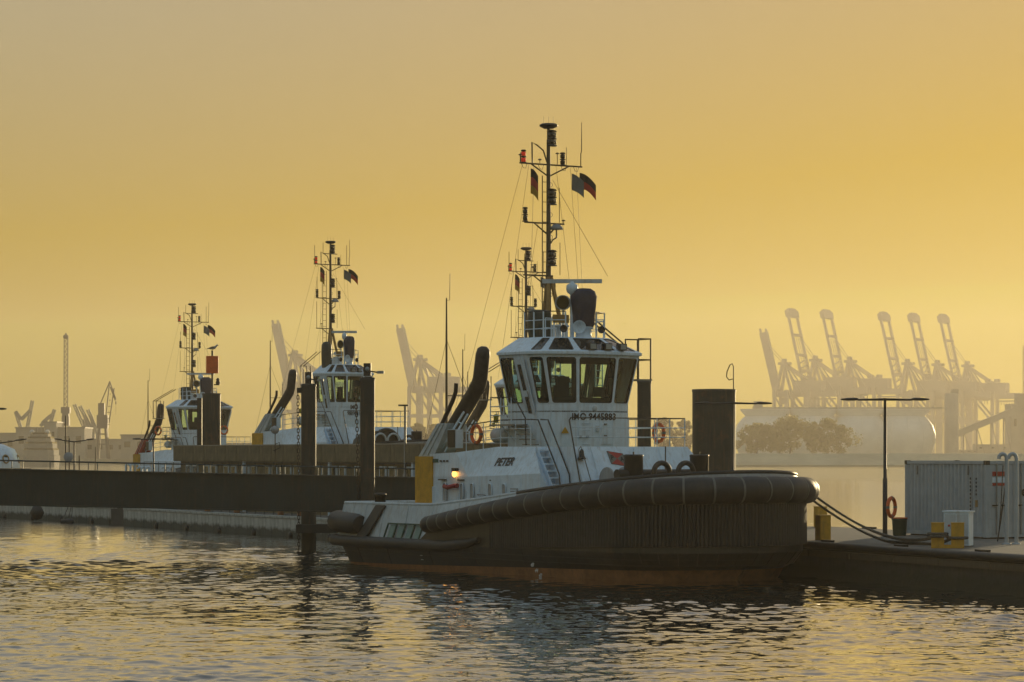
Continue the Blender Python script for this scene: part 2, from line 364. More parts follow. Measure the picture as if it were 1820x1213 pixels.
def tug(label, pos, theta, o):
    det = o.get('detail', 2); dz = o.get('dz', 0.); k_ = o.get('scale', 1.)
    root = empty('tugboat', (pos[0], pos[1], dz), -R(theta), label, 'tugboat', 'harbour tugs'); root.scale = (k_, k_, k_)
    W, K = M['white'], M['black']
    def P(name, q, m, par=None, smooth=None): return q.build(name, m, par or root, None, smooth)
    def Q(u, v, z): return (u, -v, z)
    zw = -dz/k_
    # hull
    def boot(u): return lerp(u, (-20.6, .06), (-14, .14), (-4, .34), (4.3, .42))+zw*.85
    def rk(u, a): return -a*lerp(u, (-20.6, 1.5), (-19, .55), (-15, .4), (-3, .42), (0, .6), (3, 1.1), (4.3, 1.3))
    H_ = range(NO)
    r_bot = [(*off(i, rk(OUT[i][0], 1.9)), zw-1.6) for i in H_]
    r_boot = [(*off(i, rk(OUT[i][0], .72)), boot(OUT[i][0])) for i in H_]
    r_mid = [(*off(i, rk(OUT[i][0], .3)), .62) for i in H_]
    r_belt = [(*off(i, 0), 1.05) for i in H_]
    r_top = [(*off(i, 0), max(1.06, ztop(OUT[i][0]))) for i in H_]
    P('hull', MB().grid([r_boot, r_mid, r_belt], True).grid([r_belt, r_top], True, False), M['hull'])
    P('boot_top', MB().grid([r_bot, r_boot], True), M['boot'])
    if det > 1:
        for z, e in ((.80, -.14), (.58, -.235)):
            P('plate_seam', MB().tube([Vector((*off(i, rk(OUT[i][0], .3)*(1.05-z)/.43+.004), z)) for i in H_], .012, 4, True, True), M['hull'])
        for i in range(3, NO, 5):
            u = OUT[i][0]; P('frame_seam', MB().tube([Vector((*off(i, rk(u, .72)+.006), boot(u)+.02)), Vector((*off(i, rk(u, .3)+.006), .62)), Vector((*off(i, .006), 1.04))], .012, 4), M['hull'])
    # deck and bulwark
    q = MB()
    n2 = len(STB)
    for i in range(n2-1):
        (u0, v0), (u1, v1) = STB[i], STB[i+1]
        v0, v1 = max(0, v0-.1), max(0, v1-.1)
        q.face([(u0, -v0, zdeck(u0)), (u1, -v1, zdeck(u1)), (u1, v1, zdeck(u1)), (u0, v0, zdeck(u0))])
    P('deck', q, M['deck'])
    def bul(idx, name, m, lean):
        a = [Vector((*off(i, -.03), max(1.06, ztop(OUT[i][0]))-.02)) for i in idx]; b = [Vector((*off(i, -lean), zbul(OUT[i][0]))) for i in idx]
        c = [Vector((*off(i, -lean-.1), zbul(OUT[i][0]))) for i in idx]; d = [Vector((*off(i, -.14), max(1.06, ztop(OUT[i][0]))-.02)) for i in idx]
        return P(name, MB().grid([a, b, c, d], False, False), m)
    aft = [i for i in range(NO) if OUT[i][0] <= -5]; kk = next(j for j in range(len(aft)-1) if aft[j+1]-aft[j] > 1); aft = aft[kk+1:]+aft[:kk+1]
    fore = [i for i in range(NO) if OUT[i][0] >= -5.4]
    ba = bul(aft, 'bulwark', M['offwhite'], .32); bf = bul(fore, 'bow_bulwark', M['grey'], .22)
    if det > 1:                             # seams and stays on the aft bulwark, rail caps
        for i in aft[2::3]:
            u = OUT[i][0]; p = Vector((*off(i, -.02), max(1.1, ztop(u)))); t = Vector((*off(i, -.305), zbul(u)-.03)); P('bulwark_stiffener', MB().beam(p, t, .035, .03), M['offwhite'], ba)
    P('bulwark_rail', MB().tube([Vector((*off(i, -.37), zbul(OUT[i][0])+.03)) for i in aft], .075, 6), M['offwhite'])
    P('bulwark_rail', MB().tube([Vector((*off(i, -.27), zbul(OUT[i][0])+.03)) for i in fore], .085, 6), M['black'])
    # belt fender at deck level round the stern
    bp = arc_pts(-6.9, .12, lambda u: lerp(u, (-20.6, 1.0), (-10, 1.0), (-8.2, 1.12), (-6.9, 1.42)), False)
    P('rubbing_belt', MB().tube(bp, [lerp(p.x, (-8.6, .24), (-6.9, .06)) for p in bp], 10), M['rubber'])
    # big bow fender, one segment after another with straps between
    path = arc_pts(-11.6, .13, fz); fine = resample(path, .16); s = 0; L_ = [0]
    for a, b in zip(fine, fine[1:]): L_.append(L_[-1]+(b-a).length)
    cuts = [0]; 
    while cuts[-1] < L_[-1]-.5:
        j = min(range(len(L_)), key=lambda i: abs(L_[i]-cuts[-1])); u = fine[j].x
        cuts.append(cuts[-1]+lerp(u, (-11.6, .72), (-8, .82), (-5, 1.1), (-1.5, 1.12), (0, 1.02)))
    cuts[-1] = L_[-1]
    def fp(s_):
        j = 0
        for j in range(len(L_)-1):
            if L_[j+1] >= s_: break
        t = (s_-L_[j])/max(1e-6, L_[j+1]-L_[j]); return fine[j].lerp(fine[j+1], max(0, min(1, t)))
    segs = 1 if det < 2 else 0
    for a, b in zip(cuts, cuts[1:]):
        n = 7; pts = []; rad = []
        e0, e1 = a+.025, b-.025
        for i in range(n):
            t = i/(n-1); p = fp(e0+(e1-e0)*t); r = frad(p.x); pts.append(p)
            rad.append(r*(.965 if i in (0, n-1) else .995+.012*math.sin(math.pi*t)))
        if a == 0: rad[0] *= .72; rad[1] *= .93
        if b == cuts[-1]: rad[-1] *= .72; rad[-2] *= .93
        sg = P('fender_segment', MB().tube(pts, rad, 16), M['rubber'])
        if b != cuts[-1]:
            c0, c1 = fp(b-.04), fp(b+.04); r = frad(c0.x)
            P('strap', MB().tube([c0, c1], r*.985, 16, False), M['strap'], sg)
    # ribbed rubber panel under the bow fender
    rp = resample(arc_pts(-7.2, .1, lambda u: 0.), .05); nr = []
    for i in range(len(rp)):
        d = rp[min(i+1, len(rp)-1)]-rp[max(i-1, 0)]; nr.append(Vector((d.y, -d.x, 0)).normalized())
    def prow(z, e): return [p+nr[i]*(e+(.045 if i % 3 else -.02))+Vector((0, 0, z(p.x))) for i, p in enumerate(rp)]
    zlo = lambda u: lerp(u, (-7.2, .98), (-2, 1.18), (3, 1.3)); zhi = lambda u: fz(u)-frad(u)*.6
    P('ribbed_bow_fender', MB().grid([prow(lambda u: zlo(u)-.02, -.16), prow(zlo, 0), prow(zhi, 0)], False, False), M['rubber'])
    # stern fender and pad
    sp = arc_pts(-16.9, -.02, lambda u: lerp(u, (-20.6, 1.80), (-16.9, 1.70)), False); sp = resample(sp, .35); ns = len(sp)
    P('stern_fender', MB().tube(sp, [.44*(lerp(min(i, ns-1-i), (0, .8), (1, .95), (3, 1))) for i in range(ns)], 14), M['rubber'])
    for i in range(5, ns-5, 1 if det > 1 else 4):
        P('strap', MB().tube([sp[i], sp[i].lerp(sp[i+1], .14)], .452, 14, False), M['black'])
    for sgn in (1, -1):
        P('fender_pad', MB().face([Q(-17.2, sgn*4.36, 1.2), Q(-16.3, sgn*4.42, 1.2), Q(-15.2, sgn*4.18, 2.5), Q(-16.0, sgn*4.14, 2.5)]).face([Q(-17.2, sgn*4.46, 1.2), Q(-16.3, sgn*4.52, 1.2), Q(-15.2, sgn*4.26, 2.52), Q(-16.0, sgn*4.22, 2.52)]).face([Q(-16.3, sgn*4.42, 1.2), Q(-16.3, sgn*4.52, 1.2), Q(-15.2, sgn*4.26, 2.52), Q(-15.2, sgn*4.18, 2.5)]), M['rubber'])
        if det > 1:                          # freeing port with bars
            for u in (-14.75, -14.05, -13.35, -12.65, -12.0):
                P('freeing_port_bar', MB().beam(Q(u-.1, sgn*4.53, 1.15), Q(u+.12, sgn*4.42, 1.78), .07, .05), M['deck'], ba)
            P('freeing_port_bar', MB().beam(Q(-14.63, sgn*4.43, 1.79), Q(-11.9, sgn*4.46, 1.79), .06, .06), M['deck'], ba)
            for u in (-14.6, -13.9, -13.2, -12.55): P('freeing_port_flap', MB().face([Q(u-.02, sgn*4.5, 1.2), Q(u+.42, sgn*4.5, 1.2), Q(u+.58, sgn*4.4, 1.74), Q(u+.14, sgn*4.4, 1.74)]), M['curtain'], ba)
    for u, v in ((-18.4, 2.6), (-18.4, -2.6)): P('bitt', MB().lathe([(.23, 1.1), (.23, 2.85), (.26, 2.85), (.26, 2.95), (.2, 2.97)], Q(u, v, 0), 14), K)

    # deckhouse
    q = MB(); K1, K2, K3, K4, K5 = (-13.2, 3.3, 3.72), (-10.1, 3.45, 3.72), (-6.85, 3.55, 3.8), (-4.75, 3.55, 3.88), (-3.5, 3.75, 3.7)
    T1, T2, T3, T4, TF = (-13.2, 3.3, 4.62), (-11.2, 3.3, 4.68), (-8.7, 2.9, 4.9), (-6.5, 2.9, 4.9), (-6.2, 2.85, 4.9)
    ss = ((1, True), (-1, False))
    for sg, flip in ss:
        def fc(*p):
            pp = [Q(a, sg*b, c) for a, b, c in p]
            q.face(pp if flip else pp[::-1])
        fc((K1[0], K1[1], 1.0), (K4[0], K4[1], 1.6), K4, K3, K2, K1)
        fc(K1, K2, T2, T1); fc(K2, K3, T4, T3); fc(K2, T3, T2); fc(K3, K4, TF, T4)
        fc((-4.75, 3.55, 1.6), (-4.75, 2.2, 1.6), (-6.2, 2.2, 4.9), TF, K4)
    # front wall leans aft; on the starboard side it stops at the stair well
    def fw(v, z): return Q(-3.35-.95*(z-3.0)/1.9, v, z)
    q.face([fw(2.35, 2.2), fw(-3.9, 2.2), fw(-3.9, 3.5), fw(-3.05, 4.9), fw(2.35, 4.9)])
    q.face([Q(-6.2, 2.35, 2.2), fw(2.35, 2.2), fw(2.35, 4.9), Q(-6.2, 2.35, 4.9)])
    q.face([fw(-3.9, 2.2), Q(-6.2, -3.9, 2.2), Q(-6.2, -3.9, 3.5), fw(-3.9, 3.5)])
    q.face([fw(-3.9, 3.5), Q(-6.2, -3.9, 3.5), Q(-6.2, -2.9, 4.9), fw(-3.05, 4.9)])
    q.face([Q(-13.2, 3.3, 1.0), Q(-13.2, 3.3, 4.62), Q(-13.2, -3.3, 4.62), Q(-13.2, -3.3, 1.0)])
    house = P('deckhouse', q, W)
    q = MB(); q.face([Q(-13.2, 3.3, 4.62), Q(-11.2, 3.3, 4.68), Q(-8.7, 2.9, 4.9), Q(-6.2, 2.85, 4.9), Q(-6.2, 2.35, 4.9), fw(2.35, 4.9), fw(-3.05, 4.9), Q(-6.2, -2.9, 4.9), Q(-8.7, -2.9, 4.9), Q(-11.2, -3.3, 4.68), Q(-13.2, -3.3, 4.62)])
    P('boat_deck', q, M['deck'])
    # stair on the starboard bow corner
    st = P('stair', MB().beam(Q(-6.1, 2.86, 4.86), Q(-4.6, 2.86, 2.75), .05, .2).beam(Q(-6.1, 2.4, 4.86), Q(-4.6, 2.4, 2.75), .05, .2), W)
    for i in range(8):
        t = (i+.3)/8; P('step', MB().box(-6.1+1.5*t-.02, -6.1+1.5*t+.24, -2.83, -2.43, 4.86-2.11*t-.05, 4.86-2.11*t), W, st)
    for v in (2.86, 2.4):
        P('handrail', MB().tube([Q(-6.45, v, 5.95), Q(-5.95, v, 5.93), Q(-4.5, v, 3.85), Q(-4.35, v, 2.9)], .03, 6), K, st)
    if det > 1:
        for sg in (1, -1):
            for u in (-11.9, -10.55, -9.75, -8.35, -7.3):
                a = MB(); v = 3.365+.0296*(u+13.2)
                pts = [Q(u+x, sg*(v+.012), z) for x, z in ((-.13, 2.75), (.13, 2.75), (.13, 3.36), (.09, 3.45), (-.09, 3.45), (-.13, 3.36))]
                a.face(pts if sg > 0 else pts[::-1]); P('side_window', a, M['grey'], house)
                P('window_rim', MB().tube([Vector(p)+Vector((0, -sg*.01, 0)) for p in pts], .022, 5, True, True), W, house)
        for u in (-12.05, -10.6, -8.2): P('drip_moulding', MB().box(u-.22, u+.22, -3.5, -3.36, 3.56, 3.61), K, house)
        for sg in (1, -1):
            P('hinged_hatch', MB().box(-13.3, -12.85, -sg*3.3-.06, -sg*3.3+.06, 2.6, 3.3), W, house)
        P('fire_hose', MB().tube([Q(-11.75, 3.52, 3.32), Q(-11.4, 3.58, 3.28), Q(-11.0, 3.56, 3.34), Q(-10.7, 3.55, 3.36)], .09, 8), M['hose'])
        P('name_plate', MB().box(-13.05, -12.55, -3.335, -3.31, 4.28, 4.42), M['deck'], house)
        for u in (-12.4, -12.15, -11.9): P('small_plate', MB().box(u, u+.15, -3.345, -3.33, 4.3, 4.37), M['letter'], house)
        P('grab_rail', MB().tube([Q(-9.2, 3.5, 3.0), Q(-9.2, 3.58, 3.02), Q(-8.7, 3.6, 3.02), Q(-8.7, 3.5, 3.0)], .02, 5), M['steel'], house)
        P('pipe_run', MB().tube([Q(-13.1, 3.36, 2.3), Q(-9, 3.5, 2.35), Q(-6, 3.62, 2.5)], .035, 6), W, house)
        for u in (-12.6, -10.9, -9.2, -7.6, -6.1): P('weld_seam', MB().beam(Q(u, 3.36+.0296*(u+13.2), 1.9), Q(u, 3.36+.0296*(u+13.2), 3.7), .02, .014), W, house)
        P('vent_louvre', MB().box(-6.75, -6.3, -3.62, -3.52, 2.9, 3.3), M['grey'], house)
        for k in range(4): P('louvre_slat', MB().box(-6.74, -6.31, -3.645, -3.62, 2.93+.09*k, 2.97+.09*k), W, house)
        for v in (1.6, -.4, -1.6): P('wall_pipe', MB().tube([Vector(fw(v, 3.0))+Vector((.05, 0, .02)), Vector(fw(v, 4.86))+Vector((.05, 0, .02))], .022, 5), W, house)
        P('deck_box', MB().box(-4.0+.2, -3.3, -.2+1.9, .5+1.9, 2.6, 3.6), W, house)
        lp = P('deck_lamp', MB().box(-11.08, -10.86, -3.6, -3.4, 3.92, 4.06), K)
        P('lamp_bulb', MB().lathe([(.02, -.14), (.09, -.08), (.1, .02), (.06, .1)], Q(-10.97, 3.53, 3.83), 10), M['lamp'], lp)
    nm = o.get('name')
    side_n = Vector((0, -1.1, .6)).normalized(); pu = Vector((0, .6, 1.1))
    if nm:
        lt = text(house, nm, .50 if det > 1 else .42, Q(-7.75, 3.235, 4.30), (1, -.03, .02), Vector((0.05, .62, 1.1)), M['letter'], .12, .012)
    # emblem on the front wall
    fr_, fu = Vector((0, 1, 0)), Vector((-.5, 0, 1)).normalized(); fn = Vector((1, 0, .5)).normalized()
    if det > 1:
        ec = Vector(fw(.48, 4.43))+fn*.012
        def E2(x, y): return ec+fr_*x+fu*y
        tilt = lambda x, y: E2(x+.10*-y, y-.16*x)
        em = P('emblem', MB().face([tilt(-.36, -.27), tilt(.36, -.27), tilt(.36, .27), tilt(-.36, .27)]), M['flagw'], house)
        up3 = fn*.006
        P('red_field', MB().face([tilt(-.36, .27)+up3, tilt(0, 0)+up3, tilt(.36, .27)+up3]).face([tilt(-.36, -.27)+up3, tilt(.36, -.27)+up3, tilt(0, 0)+up3]), M['red'], em)
        P('rim', MB().tube([tilt(-.36, -.27), tilt(.36, -.27), tilt(.36, .27), tilt(-.36, .27)], .012, 4, True, True), M['letter'], em)
        text(em, 'P', .27, tilt(-.22, 0)+up3*2, fr_, fu, M['letter'], 0, .006); text(em, 'A', .27, tilt(.22, 0)+up3*2, fr_, fu, M['letter'], 0, .006)
        bl = P('bell', MB().lathe([(.0, .0), (.05, -.02), (.085, -.1), (.1, -.25), (.16, -.36), (.165, -.39), (.0, -.37)], Vector(fw(2.2, 4.68))+fn*.28, 12), K)
        P('bell_bracket', MB().tube([Vector(fw(2.2, 4.5)), Vector(fw(2.2, 4.75))+fn*.1, Vector(fw(2.2, 4.78))+fn*.28, Vector(fw(2.2, 4.68))+fn*.28], .018, 5), M['steel'], bl)
        P('bell_rope', MB().tube([Vector(fw(2.2, 4.32))+fn*.28, Vector(fw(2.2, 3.3))+fn*.28], .02, 5), M['rope'], bl)
    # railings on the boat deck
    railing(root, [Q(-11.0, 2.95, 4.72), Q(-8.7, 2.8, 4.9), Q(-6.55, 2.8, 4.9)], 1.05, 2, K, W)
    railing(root, [Q(-4.45, 2.35, 4.9), Q(-4.4, -3.0, 4.9), Q(-6.2, -2.85, 4.9), Q(-8.7, -2.8, 4.9), Q(-11.0, -2.95, 4.72)], 1.1, 2, K, W)
    P('stair_rail', MB().tube([Q(-4.45, 2.35, 6.0), Q(-4.42, 2.45, 5.9), Q(-3.7, 2.45, 3.6), Q(-3.55, 2.45, 3.0)], .03, 6), K)

    before = set(root.children_recursive)
    # wheelhouse: ring points (u, v) for starboard, bottom / top / eave / crown
    wl_ = o.get('lift', 0.); z0, z1, z2, z3 = 6.55+wl_, 8.50+wl_, 8.60+wl_, 9.2+wl_
    B_ = [(-6.2, .83), (-6.6, 1.82), (-7.2, 2.08), (-7.95, 2.16), (-9.0, 2.25), (-9.5, 1.7)]
    T_ = [(-6.02, .95), (-6.45, 2.27), (-7.1, 2.62), (-7.92, 2.68), (-9.0, 2.72), (-9.5, 1.95)]
    E_ = [(-5.9, .99), (-6.36, 2.34), (-7.06, 2.70), (-7.92, 2.76), (-9.02, 2.79), (-9.6, 2.0)]
    C_ = [(-6.95, .72), (-7.2, 1.32), (-7.6, 1.62), (-8.1, 1.7), (-9.05, 1.72), (-9.4, 1.3)]
    def full(L2, z): return [(u, -v, z) for u, v in L2[::-1]]+[(u, v, z) for u, v in L2]       # from stbd aft round the bow to port aft, 12 points
    fb, ft, fe, fe0, fcw = full(B_, z0), full(T_, z1), full(E_, z2), full(E_, z1+.0), full(C_, z3)
    cen = (-7.8, 0, 7.6+wl_)
    tr = P('wheelhouse_trunk', MB().grid([full(B_, 4.88), fb], True, False), W)
    for i in range(12):
        j = (i+1) % 12; b0, b1, t1, t0 = fb[i], fb[j], ft[j], ft[i]
        if i in (2, 8):                     # the door bays
            wp = P('wall_panel', MB().face([b0, b1, t1, t0] if i == 2 else [b0, b1, t1, t0]), W, tr)
        else: winpanel(tr, b0, b1, t1, t0, cen, W, K, .07, .07, .06, .12)
    for sg in (1, -1):                      # side doors with two narrow lights
        d0 = lambda s_, z: Vector((-7.9+.62*s_, -sg*(2.17+(z-z0)*.285+.05-.1*s_*0), z))
        pts = [d0(0, z0-.62), d0(1, z0-.62), d0(1, z1-.2), d0(0, z1-.2)]
        dr = P('door', MB().face(pts if sg > 0 else pts[::-1]).grid([[p+Vector((0, sg*.06, 0)) for p in pts], pts], True, False), W)
        for za, zb in ((z0-.35, z0+.3), (z0+.55, z1-.4)):
            pp = [d0(.3, za), d0(.7, za), d0(.7, zb), d0(.3, zb)]; pp = [p+Vector((0, -sg*.012, 0)) for p in pp]
            P('door_light', MB().face(pp if sg > 0 else pp[::-1]), M['dpane'], dr)
        P('door_handle', MB().tube([d0(.86, z0+.2)+Vector((0, -sg*.06, 0)), d0(.86, z0+.5)+Vector((0, -sg*.06, 0))], .02, 5), M['steel'], dr)
    rf = P('roof_brow', MB().face(ft).grid([ft, fe0, fe], True, False), W)
    for i in range(12):
        j = (i+1) % 12
        if i in (3, 4, 5, 6, 7): winpanel(rf, fe[i], fe[j], fcw[j], fcw[i], cen, W, K, .12, .12, .14, .1, .06, M['dpane'], 'skylight', .03)
        else: P('roof_slope', MB().face([fe[i], fe[j], fcw[j], fcw[i]]), W, rf)
    P('wheelhouse_roof', MB().face(fcw), W, rf)
    # inside
    P('console', MB().prism([(-8.2, -1.5), (-6.9, -1.5), (-6.55, -.8), (-6.55, .8), (-6.9, 1.5), (-8.2, 1.5), (-7.5, .7), (-7.5, -.7)], 4.95, z0+.28), M['interior'], tr)
    P('pilot_chair', MB().box(-8.5, -7.9, -.3, .3, z0+.1, z0+.35).box(-8.6, -8.45, -.28, .28, z0+.3, z0+1.15).box(-8.3, -8.1, -.1, .1, 5.0, z0+.1), M['interior'], tr)
    P('monitor_panel', MB().box(-7.0, -6.95, -1.45, -.8, z0+.25, z0+.75).box(-6.75, -6.7, .25, .8, z0+.3, z0+.7), M['interior'], tr)
    P('overhead_panel', MB().box(-7.2, -6.9, -1.2, 1.2, z1-.35, z1-.05), M['interior'], tr)
    P('inner_pillar', MB().box(-9.2, -8.95, -.55, -.25, z0-.5, z1).box(-9.2, -8.95, .9, 1.2, z0-.5, z1), M['interior'], tr)
    P('blind', MB().box(-9.3, -9.28, -1.6, -1.1, z0+.6, z1-.1).box(-8.6, -8.1, 2.28, 2.3, z0+.3, z0+1.1), M['curtain'], tr)
    P('wheelhouse_floor', MB().prism([(u, v) for u, v, _ in fb][::-1] if False else [(u, v) for u, v, _ in fb], z0-.3, z0-.25), M['interior'], tr)
    if o.get('imo'):
        t = o['imo']
        for k, ln in enumerate(t): text(tr, ln, o.get('imos', .3), (-6.185, -.08, 6.06+wl_+.2*(len(t)-1)-.42*k), (0, 1, 0), (0, 0, 1), M['letter'], 0, .007)
    if det > 1: P('vent_boss', MB().lathe([(.11, 0), (.11, .03), (.09, .05), (.0, .05)], (-6.2, -.05, 6.40), 14, (1, 0, 0)), M['offwhite'], tr)
    if det > 1:
        wt = Vector((-6.185, -2.25, 5.2))
        P('trunk_door', MB().box(-6.2, -6.17, .25, .8, 5.0, 5.82), W, tr)
        P('trunk_door_handle', MB().box(-6.17, -6.1, .38, .48, 5.3, 5.36).box(-6.17, -6.1, .38, .48, 5.75, 5.81), M['steel'], tr)
        P('valve', MB().box(-6.2, -6.1, -.78, -.7, 5.25, 5.32).box(-6.2, -6.1, -.45, -.38, 5.25, 5.32), K, tr)
        for k in range(5): P('step_rung', MB().tube([(-6.2, -.62, 5.0+.27*k), (-6.08, -.62, 5.0+.27*k), (-6.08, -.35, 5.0+.27*k), (-6.2, -.35, 5.0+.27*k)], .014, 4), W, tr)
        P('cable_tray', MB().box(-6.22, -6.18, -.8, -.74, 4.9, 6.5), W, tr)
        P('junction_box', MB().box(-6.25, -6.12, .0, .16, 5.5, 5.72), M['offwhite'], tr)
        for i in range(12): P('weld_seam', MB().beam(fb[i], (fb[i][0], fb[i][1], 4.9), .02, .02), W, tr)
        ws = P('warning_sign', MB().face([(-6.38, -1.5, 5.42), (-6.27, -1.2, 5.42), (-6.325, -1.35, 5.68)]), M['yellow'], tr)
    ld = P('door_landing', MB().box(-9.3, -7.7, -2.95, -2.2, 5.72, 5.78), M['steel'])
    railing(root, [Q(-7.75, 2.92, 5.78), Q(-9.25, 2.92, 5.78), Q(-9.25, 2.3, 5.78)], 1.05, 2, K, W, .026, .022, .6)
    for k in range(4): P('step', MB().box(-7.65+.22*k, -7.4+.22*k, -2.9, -2.3, 5.56-.2*k, 5.6-.2*k), M['steel'], ld)
    P('landing_bracket', MB().beam(Q(-8.5, 2.9, 5.72), Q(-8.5, 2.2, 5.1), .05).beam(Q(-7.9, 2.9, 5.72), Q(-7.9, 2.15, 5.1), .05), W, ld)
    P('handrail', MB().tube([Q(-7.72, 2.92, 6.83), Q(-7.5, 2.92, 6.8), Q(-6.75, 2.92, 6.0), Q(-6.7, 2.92, 4.95)], .028, 6), K, ld)
    # floodlights on the brow
    for v in (.32, -.42, -1.12):
        b = P('floodlight', MB().box(-6.15, -5.9, -v-.17, -v+.17, z2+.08, z2+.34), K)
        P('lens', MB().box(-5.897, -5.88, -v-.13, -v+.13, z2+.11, z2+.31), M['lens'], b)
    # roof rail
    rz = z3
    railing(root, [Q(-8.9, 1.55, rz), Q(-7.7, 1.45, rz), Q(-7.25, .7, rz)], 1.02, 2, K, W, .022, .03, .7)
    railing(root, [Q(-7.25, -.75, rz), Q(-7.6, -1.4, rz), Q(-9.0, -1.6, rz)], 1.02, 2, M['mast'], W, .022, .03, .7)
    railing(root, [Q(-7.6, 1.42, rz), Q(-8.2, .2, rz), Q(-7.6, -1.35, rz)], .75, 1, W, W, .02, .022, .5)
    for u, v, h in ((-8.6, -.9, .7), (-8.3, -1.2, .5), (-8.9, .3, .9), (-9.0, -.5, .6), (-7.4, .95, .5), (-8.0, 1.2, .4)):
        P('roof_vent', MB().lathe([(.05, 0), (.05, h*.8), (.13, h*.8), (.14, h*.92), (.06, h)], Q(u, v, rz), 10), M['offwhite'])
    P('roof_locker', MB().box(-9.1, -8.7, -.4, .35, rz, rz+.55), M['offwhite'])
    for v in (.9, -.9): P('small_searchlight', MB().lathe([(.05, -.14), (.13, -.1), (.15, .12), (.12, .12), (.0, .02)], Q(-7.1, v, rz+.32), 12, (.8, -.5, 0)), K)
    # covered fire monitor
    def cover(u, v, za, zb, prof, m, name):
        rows = []
        for t, a, b in prof:
            z = za+(zb-za)*t; rr = []
            for k in range(20):
                th = 2*math.pi*k/20; c, s_ = math.cos(th), math.sin(th)
                x = a*math.copysign(abs(c)**.55, c); y = b*math.copysign(abs(s_)**.55, s_); w_ = 1+.04*math.sin(7*th+9*t)
                rr.append((u+x*w_, -v+y*w_, z))
            rows.append(rr)
        qq = MB().grid(rows, True); qq.face(rows[-1]); return P(name, qq, m)
    P('monitor_pedestal', MB().lathe([(.36, rz), (.32, rz+.05), (.3, rz+.36), (.36, rz+.38), (.36, rz+.44)], Q(-7.5, -.32, 0), 16), W)
    cover(-7.5, -.32, rz+.36, rz+1.95, [(0, .27, .33), (.1, .33, .38), (.45, .38, .44), (.8, .42, .47), (.93, .36, .40), (1, .24, .25)], M['navy'], 'monitor_cover')
    if o.get('twin'): cover(-8.2, 1.75, rz-.3, rz+1.55, [(0, .3, .36), (.1, .34, .42), (.6, .36, .44), (.88, .34, .42), (.97, .25, .3), (1, .12, .16)], M['gtarp'], 'monitor_cover')
    else: cover(-8.65, 1.0, rz, rz+1.12, [(0, .3, .42), (.4, .36, .45), (.85, .34, .44), (.96, .3, .4), (1, .2, .3)], M['gtarp'], 'equipment_cover')
    # searchlight, horn, sign box
    sl = P('searchlight', MB().lathe([(.14, -.32), (.27, -.26), (.3, -.05), (.3, .3), (.27, .3), (.26, .05), (.0, .0)], Q(-8.0, .3, rz+1.4), 18, (.75, -.65, -.05)), M['grey'])
    P('reflector', MB().lathe([(.26, .08), (.0, .02)], Q(-8.0, .3, rz+1.4), 18, (.75, -.65, -.05)), M['dpane'], sl)
    P('yoke', MB().tube([Q(-8.0, .3, rz), Q(-8.0, .3, rz+1.1)], .05, 8), W, sl)
    P('horn', MB().lathe([(.06, -.35), (.08, -.1), (.16, .1), (.27, .22), (.24, .2), (.05, 0)], Q(-7.15, .12, rz+.42), 16, (.8, -.55, -.1)), W)
    P('sign_box', MB().box(-7.75, -7.6, -.98, -.3, rz+.58, rz+.9), M['ochre'])
    for y in (-.95, -.65, -.35): P('sign_post', MB().tube([(-7.68, y, rz), (-7.68, y, rz+.6)], .04, 6), W)
    # radar
    rx, ry = math.cos(R(theta)), math.sin(R(theta))                            # scanner left standing across the view
    rc = Vector(Q(-7.75, .05, rz+2.22))
    P('radar_post', MB().tube([(rc.x, rc.y, rz), (rc.x, rc.y, rz+1.75)], .09, 8), W)
    rd = P('radar_gearbox', MB().lathe([(.1, -.5), (.2, -.42), (.24, -.3), (.22, -.12), (.1, -.06), (.08, .02)], rc, 14), W)
    P('radar_scanner', MB().beam(rc+Vector((rx, ry, -.02))*-1.18, rc+Vector((rx, ry, .02))*1.18, .12, .16), M['offwhite'], rd)
    # port stair frame beside the roof
    if o.get('platform', 1) == 1:
        ps = P('platform', MB().box(-8.6, -7.6, 3.05, 3.75, rz-1.64, rz-1.58), M['steel'])
        for u, v in ((-8.55, -3.1), (-8.55, -3.7), (-7.65, -3.1), (-7.65, -3.7)): P('post', MB().tube([Q(u, v, rz-1.6), Q(u, v, rz+.05)], .035, 6), M['mast'], ps)
        for z in (rz+.04, rz-.8): P('rail_bar', MB().tube([Q(-8.55, -3.1, z), Q(-8.55, -3.7, z), Q(-7.65, -3.7, z), Q(-7.65, -3.1, z)], .03, 6), M['mast'], ps)
        for du in (0, .35): P('stair_handrail', MB().tube([Q(-8.9-du, -1.0, rz+1.05), Q(-8.9-du, -1.5, rz+1.05), Q(-8.5-du, -2.9, rz-.1), Q(-8.5-du, -3.1, rz-.35)], .035, 6), M['mast'], ps)
        for v in (-2.35, -2.7):
            P('ladder_stringer', MB().tube([Q(-9.6, v, 4.8), Q(-9.6, v, rz-.5)], .03, 6), W, ps)
        for i in range(12): P('rung', MB().tube([Q(-9.6, -2.35, 5+i*.3), Q(-9.6, -2.7, 5+i*.3)], .018, 5), W, ps)
    else:
        ps = P('platform', MB().box(-9.9, -9.2, -3.6, -2.8, rz-1.64, rz-1.58), M['steel'])
        for u, v in ((-9.85, 2.85), (-9.85, 3.55), (-9.25, 2.85), (-9.25, 3.55)): P('post', MB().tube([Q(u, v, rz-1.6), Q(u, v, rz-.1)], .035, 6), M['mast'], ps)
        P('rail_bar', MB().tube([Q(-9.85, 2.85, rz-.1), Q(-9.85, 3.55, rz-.1), Q(-9.25, 3.55, rz-.1), Q(-9.25, 1.7, rz+.9)], .03, 6), M['mast'], ps)
        P('rail_bar', MB().tube([Q(-9.85, 3.55, rz-.1), Q(-9.85, 1.7, rz+.9)], .03, 6), M['mast'], ps)
    ww = o.get('ww', 1.)                     # some tugs have a narrower wheelhouse
